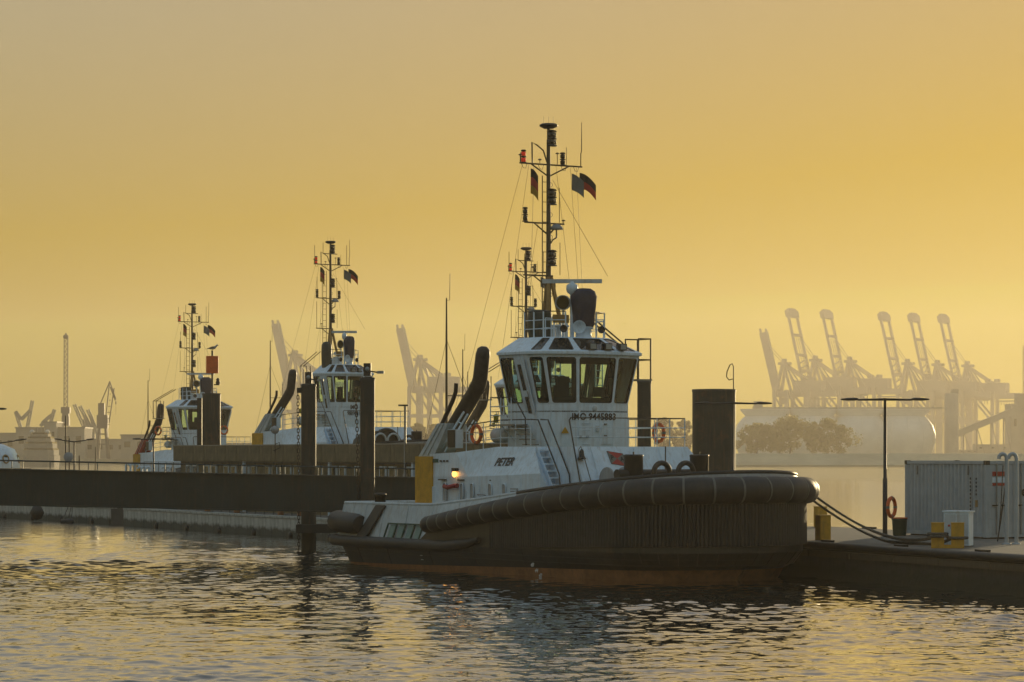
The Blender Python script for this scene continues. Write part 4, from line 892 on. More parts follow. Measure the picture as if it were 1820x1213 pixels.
for px, yt, w, lb in ((742, 748, 40, 'hazy bushy tree left of the large tug funnel'), (772, 752, 46, 'hazy bushy tree just behind the large tug funnel'), (1180, 738, 44, 'hazy bushy tree behind the large tug port railing'), (1215, 742, 40, 'hazy bushy tree beside the thick dark pile')):
    tree(px, yt, 803, w, 1310, lb, 'trees on the far shore')

# shipyard on the left
def lattice(q, a, b, w, n, t=.18):
    a = Vector(a); b = Vector(b); d = (b-a).normalized(); s = d.cross(Vector((0, 1, 0))).normalized()*w/2; e = Vector((0, w/2, 0))
    for c in (s+e, s-e, -s+e, -s-e): q.beam(a+c, b+c, t*1.4)
    for i in range(n):
        p0 = a.lerp(b, i/n); p1 = a.lerp(b, (i+1)/n); g = s if i % 2 else -s
        for ee in (e, -e): q.beam(p0+g+ee, p1-g+ee, t); q.beam(p0+s+ee, p0-s+ee, t)
    return q
o = at(117, HZ, 1350); k = .27
tc_ = empty('tower_crane', (o.x, 1350, 2.6), 0, 'tall slim lattice tower crane on the left skyline', 'crane')
C2 = M['crane2']
def tz(y): return CAMH-2.6+(HZ-y)*k
lattice(MB(), (0, 0, tz(724)), (.1, 0, tz(602)), 1.75, 26, .16).build('lattice_jib', C2, tc_)
MB().lathe([(.4, 0), (1.3, .4), (1.3, 1.6), (.5, 2.2), (.2, 3)], (0, 0, tz(603)), 8).build('jib_head', C2, tc_)
MB().box(-2.1, 2.1, -2, 2, tz(735), tz(724)).build('slewing_cab', C2, tc_); MB().box(-1.5, 1.5, -2, 2, tz(740), tz(735)).build('slewing_ring', C2, tc_)
MB().box(-1.7, 1.7, -2, 2, tz(757), tz(740)).build('tower_block', C2, tc_)
for x in (-1.3, 1.3):
    for y in (-1.5, 1.5): MB().beam((x, y, 0), (x, y, tz(757)), .5).build('tower_leg', C2, tc_)
for i in range(5): MB().beam((-1.3, -1.5, i*2.6), (1.3, -1.5, i*2.6+2.6), .3).build('tower_brace', C2, tc_)
o = at(183, HZ, 1300); k = .26
lc = empty('luffing_crane', (o.x, 1300, 0), 0, 'dark double-jib harbour crane standing left of the left tug', 'crane')
def lp_(x, y, dy=0): return Vector(((x-183)*k, dy, CAMH+(HZ-y)*k))
for x0, x1 in ((172, 178), (194, 188)):
    for y in (-2.5, 2.5): MB().beam(lp_(x0, 829, y), lp_(x1, 757, y*.5), 1.1).build('portal_leg', C2, lc)
for yy in (790, 772): MB().beam(lp_(174, yy, -2), lp_(192, yy, -2), .6).build('portal_brace', C2, lc)
MB().prism([((-10)*k, -2), (9*k, -2), (9*k, 2), ((-10)*k, 2)], lp_(0, 762).z, lp_(0, 738).z).build('machine_house', C2, lc)
MB().prism([((-8)*k, -1.4), (3*k, -1.4), (3*k, 1.4), ((-8)*k, 1.4)], lp_(0, 738).z, lp_(0, 717).z).build('gantry_tower', C2, lc)
for i in range(7):
    t = i/6; MB().beam(lp_(188, 755-65*t, 0)+Vector((9*k*t, -1, 0)), lp_(196-2*t, 755-65*t, 0)+Vector((4*k*t, -1, 0)), .3).build('jib_rung', C2, lc)
for a_, b_ in (((187, 752), (195, 678)), ((194, 752), (203, 690)), ((179, 717), (195, 679)), ((195, 678), (206, 710)), ((196, 688), (205, 712))): MB().beam(lp_(*a_), lp_(*b_), .5).build('jib_beam', C2, lc)
MB().beam(lp_(206, 710), lp_(206, 737), .12).build('hoist_cable', C2, lc); MB().box(lp_(205, 0).x, lp_(207, 0).x, -.2, .2, lp_(0, 719).z, lp_(0, 714).z).build('hook_block', C2, lc)
for nm, pts, lb in (('jib_crane', (((48, 765), (58, 712)), ((38, 764), (28, 732)), ((28, 732), (38, 746)), ((38, 746), (54, 730))), 'faint jib crane above the shipyard hall, far left'), ('jib_crane', (((90, 752), (97, 728)), ((75, 752), (92, 738)), ((72, 757), (84, 748))), 'faint small jib crane beside the slim tower crane'),
                    ('jib_crane', (((153, 768), (132, 719)), ((155, 768), (150, 745))), 'faint slanted crane jib between tower crane and luffing crane, left one'), ('jib_crane', (((166, 768), (142, 722)), ((160, 760), (150, 738))), 'faint slanted crane jib between tower crane and luffing crane, middle one'), ('jib_crane', (((173, 768), (156, 728)), ((170, 770), (162, 740))), 'faint slanted crane jib touching the luffing crane, right one')):
    D = 1500; c0 = at(pts[0][0][0], 800, D); r_ = empty(nm, (c0.x, D, 2.6), 0, lb, 'crane', 'faint shipyard cranes')
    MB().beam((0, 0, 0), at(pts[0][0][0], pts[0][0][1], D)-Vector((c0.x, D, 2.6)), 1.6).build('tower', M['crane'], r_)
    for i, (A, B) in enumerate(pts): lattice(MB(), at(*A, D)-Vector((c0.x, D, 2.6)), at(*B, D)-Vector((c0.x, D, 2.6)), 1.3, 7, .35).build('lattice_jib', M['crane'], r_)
hs = [((28, 150), 762, 1330, 'long hazy shipyard hall behind the yacht'), ((78, 100), 752, 1325, 'hazy raised shed above the shipyard hall'), ((150, 225), 783, 1340, 'low hazy shipyard sheds behind the luffing crane'), ((-30, 28), 772, 1350, 'hazy workshop at the far left edge'), ((215, 262), 775, 1300, 'hazy brick works behind the left tug funnel'), ((395, 450), 790, 1320, 'low hazy warehouse between left and middle tugs')]
for (xa, xb), yt, D, lb in hs:
    A, B = at(xa, yt, D), at(xb, yt, D); w = B.x-A.x; h = A.z-2.6; rt = empty('harbour_building', (A.x, D, 2.6), 0, lb, 'building', 'shipyard buildings')
    MB().box(0, w, 0, 25, 0, h).build('wall', M['bldg'], rt)
    MB().prism([(-.4, -.5), (w+.4, -.5), (w+.4, 25.5), (-.4, 25.5)], h, h+.7).build('roof', M['crane'], rt)
    n = max(2, int(w/5))
    for i in range(n): MB().box(w*(i+.25)/n, w*(i+.7)/n, -.12, -.02, h*.5, h*.75).build('window', M['dpane'], rt)
o = at(72, 829, 1095); yt_ = empty('yacht', (o.x, 1095, 0), 0, 'hazy tall white yacht moored below the shipyard hall', 'yacht')
def yl(pts, z0, z1, n, m=M['bldg']): return MB().prism(pts, z0, z1).build(n, m, yt_)
def oct_(w, d): return [(-w, -d*.6), (-w*.7, -d), (w*.7, -d), (w, -d*.6), (w, d), (-w, d)]
yl(oct_(6.2, 9), -1, 4.2, 'hull', M['bldg'])
for i, (w, z0, z1) in enumerate(((5.9, 4.3, 6.3), (5.4, 7.0, 8.8), (4.6, 9.5, 10.8), (3.4, 11.4, 12.4))):
    yl(oct_(w, 8-i), z0, z1, 'deckhouse', M['bldg']); yl(oct_(w-.25, 8-i-.2), z1, z1+.7, 'window_band', M['dpane'])
for x in (-1.6, 1.6, 0): MB().tube([(x, 0, 12.5), (x*.8, 0, 15)], .2, 6).build('mast', M['crane'], yt_)
for x in (-3, 3): MB().lathe([(.2, -.9), (.9, -.3), (.95, .3), (.4, .9)], (x, -2, 13.3), 10).build('radome', M['tank'], yt_)

# ------------------------------------------------------------------ landing stage pontoons
def frame_of(o, e): return (o[0], o[1], 0), math.atan2(e[1], e[0])
RO, RE = (11.25, 104.5), (-.354, .935)
loc, rz_ = frame_of(RO, RE)
pr = empty('pontoon', loc, rz_, 'dark sided pontoon in the right foreground carrying the container', 'pontoon', 'landing stage pontoons')
MB().box(-26, 20, -10.6, -.02, -1.5, 1.14).build('float_body', M['dock'], pr)
for i in range(7): MB().box(-26+i*6.571+.006, -26+(i+1)*6.571-.006, -10.6, -.05, 1.14, 1.36).build('deck_slab', M['conc2'], pr)
for i in range(14): MB().box(-26+i*3.286+.02, -26+(i+1)*3.286-.02, -.02, .13, .82, 1.05).build('edge_plank', M['wood'], pr)
MB().tube([(-26, .1, 1.24), (20, .1, 1.24)], .14, 8).build('rubbing_strip', M['rubber'], pr)
for i in range(8): MB().box(-23.5+i*5.6, -22.8+i*5.6, -.25, -.05, 1.36, 1.44).build('edge_cleat', M['black'], pr)
for i in range(6): MB().box(-20+i*7, -19+i*7, -10.6, -10.4, 1.36, 1.44).build('edge_cleat', M['black'], pr)
def rloc(x, y, z=1.36):
    c, s = math.cos(rz_), math.sin(rz_); return Vector((loc[0]+c*x-s*y, loc[1]+s*x+c*y, z))

BO = (4.0, 123.6); BV = Vector((-25.2-4.0, 182.5-123.6)); BE = BV.normalized()
bl_, brz = frame_of(BO, BE); BL = BV.length
def concrete_pontoon(o, rz, L, nseg, label):
    p = empty('pontoon', o, rz, label, 'pontoon', 'landing stage pontoons')
    MB().box(0, L, -10.6, -.16, -1.5, 1.02).build('float_body', M['conc2'], p)
    w = L/nseg; me = None
    for i in range(nseg):
        if me is None: b = MB().box(.012, w-.012, -.16, .0, -1.2, 1.0).build('facing_block', M['conc'], p); me = b.data
        else: b = put('facing_block', me, p); b.location = (w*i, 0, 0)
    cp = None
    for i in range(nseg):
        if cp is None: b = MB().box(.03, w-.03, -.6, .05, 1.02, 1.14).build('coping', M['conc'], p); cp = b.data
        else: b = put('coping', cp, p); b.location = (w*i, 0, random.uniform(-.012, .012))
    MB().box(.05, L-.05, -10.5, -.62, 1.02, 1.12).build('deck', M['conc2'], p)
    for i in range(nseg//3): MB().lathe([(.0, -.1), (.16, -.1), (.22, 0), (.16, .1), (.0, .1)], (w*(3*i+1.5), .06, .1), 10, (0, 1, 0)).build('fender_block', M['rubber'], p)
    return p
concrete_pontoon(bl_, brz, BL, 35, 'pale concrete pontoon carrying the brown hut, behind the piles')
c2, crz = frame_of((-26.6, 185.6), (-.483, .876)); concrete_pontoon(c2, crz, 46, 23, 'pale concrete pontoon at the left beyond the gap')
def bloc(x, y, z=1.12):
    c, s = math.cos(brz), math.sin(brz); return Vector((bl_[0]+c*x-s*y, bl_[1]+s*x+c*y, z))

# brown hut on the pontoon
hut = empty('pontoon_hut', bl_, brz, 'long low brown hut with deep flat fascia and white framed windows', 'hut')
hx0, hx1 = 22.0, 64.6
MB().box(hx0+.3, hx1-.3, -8.4, -3.4, 1.12, 4.2).build('wall', M['brown'], hut)
MB().box(hx0, hx1, -8.7, -3.05, 4.16, 5.12).build('roof', M['brown'], hut)
npan = 22; me = None
for i in range(npan):
    x = hx0+(hx1-hx0)*i/npan; b = MB().box(.02, (hx1-hx0)/npan-.02, -3.05, -2.99, 4.18, 5.13).build('fascia_panel', M['brown'], hut) if me is None else put('fascia_panel', me, hut)
    me = b.data; b.location = (x, random.uniform(0, .012), 0)
MB().box(hx0-.05, hx1+.05, -8.75, -2.97, 5.13, 5.19).build('roof_edge', M['steel'], hut)
x = hx0+1.0; i = 0
while x < hx1-1.5:
    w = MB().box(x, x+.85, -3.4, -3.3, 2.2, 3.95).build('window', M['white'], hut)
    MB().box(x+.1, x+.75, -3.3, -3.285, 2.32, 3.85).build('pane', M['dpane'], w)
    x += 1.25 if i % 2 == 0 else 2.2; i += 1
for x in (27, 38.5, 52): MB().box(x, x+.16, -3.2, -3.04, 1.12, 4.16).build('pillar', M['white'], hut)
railing(hut, [(hx0, -1.0, 1.12), (hx1, -1.0, 1.12)], 3.0, 1, M['black'], M['black'], .018, .018, 1.4, name='fence')

# gangway bridge
GY = 126.0
gw = empty('gangway_bridge', (0, GY, 0), 0, 'long dark steel girder gangway crossing the left half to the pontoon', 'bridge')
def gz(x): return 3.92-.0204*(x+22.9)
ga, gb = -31.0, 1.6; GH = 1.58
for y in (0, 3.0):
    MB().face([(ga, y-.02, gz(ga)-GH), (gb, y-.02, gz(gb)-GH), (gb, y-.02, gz(gb)), (ga, y-.02, gz(ga))]).face([(ga, y+.02, gz(ga)-GH), (gb, y+.02, gz(gb)-GH), (gb, y+.02, gz(gb)), (ga, y+.02, gz(ga))]).build('girder_web', M['girder'], gw)
    MB().beam((ga, y, gz(ga)), (gb, y, gz(gb)), .34, .05).build('top_flange', M['girder'], gw)
    MB().beam((ga, y, gz(ga)-GH), (gb, y, gz(gb)-GH), .36, .06).build('bottom_flange', M['girder'], gw)
    for i in range(9): xx = ga+(gb-ga)*(i+.5)/9; MB().box(xx-.012, xx+.012, y-.028, y-.02, gz(xx)-GH+.03, gz(xx)-.03).build('weld_seam', M['girder'], gw)
MB().face([(ga, .05, gz(ga)-.75), (gb, .05, gz(gb)-.75), (gb, 2.95, gz(gb)-.75), (ga, 2.95, gz(ga)-.75)]).build('walkway', M['wood'], gw)
for y in (.12, 2.88):
    r_ = MB().tube([(ga, y, gz(ga)+.40), (gb, y, gz(gb)+.40)], .03, 6).build('handrail', M['girder'], gw)
    for i in range(20): xx = ga+(gb-ga)*i/19; MB().beam((xx, y, gz(xx)-.7), (xx, y, gz(xx)+.4), .04).build('post', M['steel'], r_)

# piles
def chain(pts, label):
    q = MB(); pts = resample([Vector(p) for p in pts], .16)
    for i, (a, b) in enumerate(zip(pts, pts[1:])):
        c = (a+b)/2; d = (b-a).normalized(); s = Vector((1, 0, 0)) if i % 2 else Vector((0, 1, 0))
        q.tube([c-d*.10+s*.025, c-d*.065+s*.052, c+d*.065+s*.052, c+d*.10+s*.025, c+d*.10-s*.025, c+d*.065-s*.052, c-d*.065-s*.052, c-d*.10-s*.025], .02, 5, True, True)
    return tag(q.build('chain', M['chain']), label, 'chain', 'pile chains')
def pile(px, D, r, top, label, n=24):
    o = at(px, HZ, D); rt = empty('pile', (o.x, D, 0), 0, label, 'pile', 'guide piles')
    MB().lathe([(r, -4), (r, top-.02)], (0, 0, 0), n).build('shaft', M['pile'], rt)
    MB().lathe([(r+.02, top-.12), (r+.02, top), (.0, top+.03)], (0, 0, 0), n).build('cap', M['pile'], rt)
    for z in (top*.45, top*.8): MB().lathe([(r+.006, z), (r+.006, z+.05)], (0, 0, 0), n).build('weld_ring', M['pile'], rt)
    return rt, o
p1, o1 = pile(548.5, 135, .36, 7.98, 'dark steel pile with chain standing left of the middle tug wheelhouse')
p2, o2 = pile(653, 122, .32, 7.93, 'dark steel pile with chain standing right of the middle tug wheelhouse')
for p_, o_, dd, n_ in ((p1, o1, -.55, 1), (p2, o2, -.55, 2)):
    MB().box(dd, 0, -.14, .14, 7.55, 7.8).build('chain_bracket', M['pile'], p_)
    l = MB().box(-.16, .16, -.14, .14, 8.0, 8.55).build('pile_lamp', M['black'], p_); MB().lathe([(.1, 0), (.1, .03), (0, .04)], (0, -.14, 8.3), 10, (0, -1, 0)).build('lens', M['lens'], l)
    MB().beam((.16, 0, 8.2), (.5, 0, 8.15), .06).build('lamp_arm', M['pile'], p_); MB().box(.42, .72, -.12, .12, 8.1, 8.22).build('spot_lamp', M['grey'], p_)
chain([(o1.x-.5, 134.86, 7.58), (o1.x-.47, 134.86, 4), (o1.x-.46, 134.86, .05)], 'rusty chain hanging beside the pile left of the middle tug')
chain([(o2.x-.52, 121.9, 7.55), (o2.x-.42, 121.9, 5.2), (o2.x-.36, 121.9, 2.2)], 'rusty chain hanging beside the pile right of the middle tug')
tag(MB().box(o1.x-.55, o1.x+1.9, 134.2, 134.62, .85, 1.25).box(o1.x-.55, o1.x+1.9, 135.4, 135.8, .85, 1.25).box(o1.x-.55, o1.x-.4, 134.62, 135.4, .85, 1.25).build('pile_guide', M['dock']), 'dark guide frame around the waterline of the chained pile', 'guide frame')
pb, ob = pile(1269, 138.5, 1.07, 7.8, 'very thick dark pile behind the large tug bow', 40)
MB().tube([(.92, -.5, 7.7), (.92, -.5, 8.9), (.86, -.5, 9.05), (.74, -.5, 8.98), (.6, -.5, 8.65), (.58, -.5, 8.4), (.7, -.5, 8.25), (.88, -.5, 8.3)], .028, 6).build('wire_loop', M['mast'], pb)
pc, oc_ = pile(1145, 126, .31, 7.9, 'slim dark pile just behind the large tug port ladder')
pd, od = pile(376, 190, .62, 8.72, 'dark pile carrying the orange board at the left tug')
MB().box(-.95, -.66, -.3, .3, 1, 8.4).build('guide_rail', M['pile'], pd)
bd = empty('day_mark', (od.x+.05, 190, 8.72), 0, 'rusty orange square board on a pole above the dark pile', 'sign')
MB().tube([(0, 0, 0), (0, 0, 2.9)], .07, 8).build('pole', M['mast'], bd)
MB().box(-.4, .42, -.16, -.06, 1.35, 2.52).build('board', M['orange'], bd)
MB().box(-.4, .42, .06, .1, 1.35, 2.52).build('board', M['orange'], bd)
MB().box(.12, .5, -.1, .1, .55, .62).lathe([(.12, 0), (.16, .1), (.1, .25), (.14, .3), (.05, .42)], (.38, 0, .62), 10).build('lantern', M['black'], bd)
# gull on the board's pole
gu = empty('gull', (od.x+.08, 190, 8.72+2.9), 0, 'grey gull perched on top of the orange board', 'bird')
def blob(path): return MB().tube([p for p, _ in path], [r for _, r in path], 12)
blob([((-.28, 0, .12), .015), ((-.16, 0, .14), .075), ((0, 0, .17), .11), ((.13, 0, .2), .1), ((.22, 0, .27), .065), ((.27, 0, .34), .06), ((.31, 0, .36), .055), ((.36, 0, .355), .02)]).build('body', M['gull'], gu)
for s in (-1, 1):
    blob([((.12, s*.085, .23), .03), ((0, s*.1, .22), .055), ((-.2, s*.07, .16), .04), ((-.42, s*.03, .1), .01)]).build('wing', M['gullw'], gu)
    MB().tube([(.02, s*.04, .08), (.02, s*.04, 0)], .01, 5).build('leg', M['yellow'], gu)
MB().lathe([(.018, 0), (.012, .05), (.002, .09)], (.36, 0, .35), 8, (1, 0, -.15)).build('beak', M['yellow'], gu)

# lamps
def lamp_post(p, h, half, label, droop=.0, r=.07, arms=(-1, 1)):
    rt = empty('lamp_post', p, 0, label, 'lamp post', 'double-arm lamp posts')
    MB().lathe([(r*1.35, 0), (r*1.35, h*.42), (r, h*.425), (r*.8, h)], (0, 0, 0), 12).build('post', M['black'], rt)
    MB().box(-r*2.4, r*2.4, -r*2.4, r*2.4, 0, .04).build('base_plate', M['steel'], rt)
    for s in arms:
        e = (s*half*.62, 0, h-.05-droop*.6)
        a = MB().tube([(0, 0, h-.05), e], [.05, .035], 8).build('arm', M['black'], rt)
        hd = [(half*.60, .05, .03), (half*.66, .13, .06), (half*.85, .15, .06), (half*.97, .1, .035), (half, .03, .015)]
        q = MB(); rows = [[(s*x, w*math.cos(t), h-.05-droop*x/half+dz_*math.sin(t)+(.03)) for t in (2*math.pi*j/10 for j in range(10))] for x, w, dz_ in hd]
        q.grid(rows, True).face(rows[0]).face(rows[-1]); q.build('lamp_head', M['black'], a)
    return rt
o = at(1573, HZ, 110); lamp_post((o.x, 110, 1.36), 5.44, 1.74, 'black double-arm lamp post standing left of the container', .03)
o = at(1303, HZ, 124); lamp_post((o.x, 124, 1.36), 5.55, 1.72, 'double-arm lamp post in front of the thick dark pile', .04, .05)
o = at(132, HZ, 195); lamp_post((o.x, 195, 1.12), 4.4, 1.38, 'double-arm lamp post with raised arms next to the dish mast', -.18, .06)
o = at(273, HZ, 186); lamp_post((o.x, 186, 1.12), 4.55, 1.4, 'double-arm lamp post in front of the left tug deckhouse', .03, .05)
o = at(-8, HZ, 200); lamp_post((o.x, 200, 1.12), 4.3, 2.25, 'lamp post at the left picture edge with arm towards the dish mast', -.3, .05)
o = at(-28, HZ, 150); lamp_post((o.x, 150, 0), 7.05, 1.2, 'lamp head poking in at the left picture edge', 0, .05)
o = at(720, HZ, 150); lt = empty('lamp_post', (o.x, 150, 1.12), 0, 'slim straight lamp post with small flat head before the hut', 'lamp post')
MB().lathe([(.12, 0), (.12, 2.4), (.075, 2.5), (.06, 6.05)], (0, 0, 0), 10).build('post', M['steel'], lt)
MB().prism([(-.36, -.12), (.18, -.12), (.18, .12), (-.36, .12)], 6.05, 6.14).build('lamp_head', M['black'], lt)

# dish mast, poles, vents and small things on the left pontoons
o = at(122, HZ, 197); dm = empty('dish_mast', (o.x, 197, 1.12), 0, 'slim twin-pole mast with round grey dish beside the left lamp post', 'antenna mast')
for x, h in ((-.2, 6.2), (.05, 4.6), (.75, 3.4)): MB().tube([(x, 0, 0), (x, 0, h)], .05, 6).build('pole', M['mast'], dm)
MB().lathe([(.05, -.12), (.3, -.1), (.34, 0), (.3, .02), (.05, .06)], (0, -.1, 3.3), 20, (0, -1, .05)).build('dish', M['grey'], dm)
for i in range(7): MB().beam((-.2, 0, .4+i*.4), (.5, 0, .4+i*.4), .03).build('rung', M['steel'], dm)
MB().tube([(.5, 0, 0), (.5, 0, 3.4)], .03, 6).build('pole', M['steel'], dm)
o = at(168, HZ, 196); tp = empty('marker_pole', (o.x, 196, 1.12), 0, 'thin bare pole right of the dish mast', 'pole'); MB().tube([(0, 0, 0), (.08, 0, 4.0)], [.05, .03], 6).build('pole', M['mast'], tp); MB().box(-.25, .25, -.2, .2, 0, 1.9).build('base', M['steel'], tp)
o = at(489, HZ, 166); ds = empty('dish_antenna', (o.x, 166, 3.0), 0, 'small round grey dish on a pole before the hut roof', 'dish')
MB().tube([(0, 0, -1.5), (0, 0, 3.0)], .03, 6).build('pole', M['mast'], ds); MB().lathe([(.03, -.1), (.22, -.08), (.25, 0), (.03, .05)], (0, -.08, 3.05), 18, (0, -1, .1)).build('dish', M['grey'], ds)
MB().tube([(0, 0, 2.2), (.25, 0, 2.3), (.3, 0, 2.0), (-.1, 0, 1.8)], .025, 5).build('cable', M['black'], ds)
for i, (px, s) in enumerate(((224, 1), (232, 1), (240, 1), (252, -1), (259.5, -1), (267, -1), (294, -1), (302, -1), (310, -1))):
    o = at(px, HZ, 184); z = 4.05 if i < 3 else 3.85
    g_ = empty('gooseneck_vent', (o.x, 184, 1.1), 0, 'white bent vent pipe behind the gangway rail, %s in the row' % ('leftmost', 'second from left', 'third from left', 'fourth from left', 'middle one', 'fourth from right', 'third from right', 'second from right', 'rightmost')[i], 'vent pipe', 'white gooseneck vents')
    MB().tube([(0, 0, 0), (0, 0, z-1.3)]+[(s*.13*(1-math.cos(t)), 0, z-1.3+.13*math.sin(t)) for t in (.6, 1.2, 1.8, 2.4, 3.1)], .075, 8).build('pipe', M['white'], g_)
o = at(68, 911, 193.5); fb_ = empty('hanging_fender', (o.x, 193.3, .75), 0, 'round black rubber fender hanging on the left pontoon', 'fender')
MB().lathe([(.0, -.5), (.3, -.42), (.5, 0), (.3, .42), (.0, .5)], (0, -.3, -.15), 16).build('ball', M['rubber'], fb_); MB().tube([(.2, -.3, .2), (.3, 0, .6)], .03, 5).build('line', M['rope'], fb_)
o = at(125, 925, 190); fl_ = empty('floating_fender', (o.x, 188.6, .05), 0, 'dark floating fender on lines below the dish mast', 'fender')
MB().lathe([(.0, -.45), (.2, -.4), (.25, 0), (.2, .4), (.0, .45)], (0, 0, 0), 12, (1, 0, 0)).build('float', M['rubber'], fl_)
for x in (-.3, .1, .3): MB().tube([(x, 0, .1), (x*.4, 1.6, 1.15)], .03, 5).build('line', M['rope'], fl_)
for i, (x, lb) in enumerate(((52.5, 'leftmost of four'), (47.5, 'second of four'), (40.5, 'third of four'), (37.5, 'rightmost of four'))):
    p = bloc(x, -.9); b = empty('mooring_bollard', p, brz, 'small rusty bollard on the concrete pontoon under the gangway, '+lb, 'bollard', 'small rusty bollards')
    MB().lathe([(.2, 0), (.18, .05), (.16, .5), (.26, .55), (.26, .66), (.1, .7)], (0, 0, 0), 12).build('post', M['boot'], b); MB().box(-.3, .3, -.3, .3, 0, .03).build('base_plate', M['pile'], b)

# ------------------------------------------------------------------ things on the right pontoon
ce = Vector((.371, -.928)).normalized()
ct = empty('shipping_container', (15.85, 113.5, 1.42), math.atan2(ce.y, ce.x), 'white corrugated shipping container on the right pontoon', 'container')
CL, CW, CH = 6.2, 2.44, 2.93       # local x along the long side, +y to the river
me = None
def corr(L, n, y, s, z0, z1):
    pts = []; w = L/n
    for i in range(n): pts += [(w*i, 0), (w*(i+.28), 0), (w*(i+.5), s), (w*(i+.78), s)]
    pts.append((L, 0)); return [[(.12+x, y+d, z) for x, d in pts] for z in (z0, z1)]
MB().grid(corr(CL-.24, 21, .02, .075, .14, CH-.12), False, False).build('side_panel', M['cont'], ct)
MB().grid(corr(CL-.24, 21, CW-.02, -.075, .14, CH-.12), False, False).build('side_panel', M['cont'], ct)
MB().face([(.02, .03, .1), (.02, CW-.03, .1), (.02, CW-.03, CH-.1), (.02, .03, CH-.1)]).build('end_wall', M['cont'], ct)
MB().face([(.05, .03, CH-.02), (CL-.05, .03, CH-.02), (CL-.05, CW-.03, CH-.02), (.05, CW-.03, CH-.02)]).build('roof', M['cont'], ct)
for x in (0, CL-.14):
    for y in (0, CW-.14): MB().box(x, x+.14, y, y+.14, .16, CH-.16).build('corner_post', M['cont'], ct)
for y in (0, CW-.1):
    for z, h in ((0, .15), (CH-.12, .11)): MB().box(.14, CL-.14, y, y+.1, z, z+h).build('side_rail', M['cont'], ct)
for x in (0, CL-.1):
    for z in (0, CH-.12): MB().box(x, x+.1, .14, CW-.14, z, z+.12).build('end_rail', M['cont'], ct)
for x in (-.01, CL-.17):
    for y in (-.01, CW-.17):
        for z in (-.01, CH-.15): MB().box(x, x+.18, y, y+.18, z, z+.16).build('corner_casting', M['pile'] if z > 1 else M['cont'], ct)
for j, (ya, yb) in enumerate(((.15, CW/2-.01), (CW/2+.01, CW-.15))):
    d = MB().box(CL-.06, CL-.03, ya, yb, .13, CH-.13).build('door', M['cont'], ct)
    for t in (.3, .7):
        y = ya+(yb-ya)*t; MB().tube([(CL+.02, y, .1), (CL+.02, y, CH-.1)], .025, 6).build('locking_bar', M['steel'], d)
        MB().box(CL-.02, CL+.05, y-.18, y+.04, 1.2, 1.25).build('handle', M['pile'], d)
    for z in (.7, 1.35, 2.0): MB().box(CL-.03, CL-.015, ya+.05, yb-.05, z, z+.05).build('door_rib', M['cont'], d)
for z, m, h in ((2.35, 'red', .17), (2.1, 'white', .2), (1.98, 'red', .1)): MB().box(CL-.029, CL-.012, .3, .95, z, z+h).build('label_plate', M[m], ct)
text(ct, 'e', .55, (CL-.02, 1.72, 1.75), (0, 1, 0), (0, 0, 1), M['letter'], 0, .02)
for i in range(12): MB().box(5.02, 5.10, -.004, .0, 2.2-i*.15, 2.29-i*.15).build('marking', M['letter'], ct)
for i in range(5): MB().box(5.45, 5.53, -.004, .0, 2.2-i*.15, 2.28-i*.15).build('marking', M['letter'], ct)
MB().box(5.42, 5.60, -.006, .0, 1.15, 1.42).build('label_plate', M['ochre'], ct)
for x in (1.0, 4.9): MB().box(x-.03, x+.03, -.03, .02, CH-.55, CH-.2).build('lashing_hook', M['steel'], ct)
for x in (.3, 5.7): MB().box(x, x+.3, .1, CW-.1, -.06, -.01).build('support_block', M['wood'], ct)

def bollard(p, rz, label, wid=1.12, h=.86, n=2):
    b = empty('mooring_bollard', p, rz, label, 'bollard', 'yellow mooring bollards')
    MB().box(-wid/2, wid/2, -.2, .2, 0, .12 if n == 2 else .04).build('base', M['yellow'], b)
    for x in ((-wid/2+.22, wid/2-.22) if n == 2 else (0,)):
        MB().box(x-.22, x+.22, -.22, .22, .04, h).build('post', M['yellow'], b); MB().box(x-.235, x+.235, -.235, .235, h, h+.03).build('cap', M['yellow'], b)
    return b
bp_ = Vector((15.05, 97.2, 1.36)); bollard(bp_, R(-8), 'yellow double bollard with mooring ropes in front of the white cabinet')
bollard(Vector((11.75, 106.3, 1.36)), rz_, 'yellow bollard at the near pontoon edge touching the tug bow', .5, .92, 1)
bollard(Vector((13.7, 125.0, 1.36)), rz_, 'yellow bollard at the far pontoon edge seen past the tug bow', .5, .9, 1)
cb = empty('cabinet', (15.65, 98.6, 1.36), R(-24), 'white steel power cabinet behind the yellow double bollard', 'cabinet')
MB().box(-.45, .45, -.3, .3, .05, 1.22).build('body', M['white'], cb); MB().box(-.5, .5, -.34, .34, 1.22, 1.27).build('lid', M['white'], cb)
MB().box(-.42, -.02, -.315, -.3, .12, 1.15).build('door', M['offwhite'], cb); MB().box(.02, .42, -.315, -.3, .12, 1.15).build('door', M['offwhite'], cb)
for x in (-.25, -.1): MB().lathe([(.04, 0), (.04, .05), (0, .06)], (x, -.315, .75), 8, (0, -1, 0)).build('socket', M['red'], cb)
o = at(1597, HZ, 112.5); bn = empty('waste_bin', (o.x, 112.2, 1.36), 0, 'dark green bin with rim coloured sunlit orange between lamp post and container', 'bin')
MB().lathe([(.24, 0), (.27, .05), (.3, .62), (.32, .64), (.32, .7), (.28, .7)], (0, 0, 0), 16).build('body', M['sclass'], bn); MB().torus((0, 0, .7), (0, 0, 1), .3, .03, 16, 6).build('rim', M['orange'], bn)  # orange on the rim is painted sunlight on the green bin's top
o = at(1584.5, 902, 109.85); lifebuoy((o.x, 109.85, o.z), (.82, -.5, 0), 'orange lifebuoy hung on the lamp post left of the container', .36)
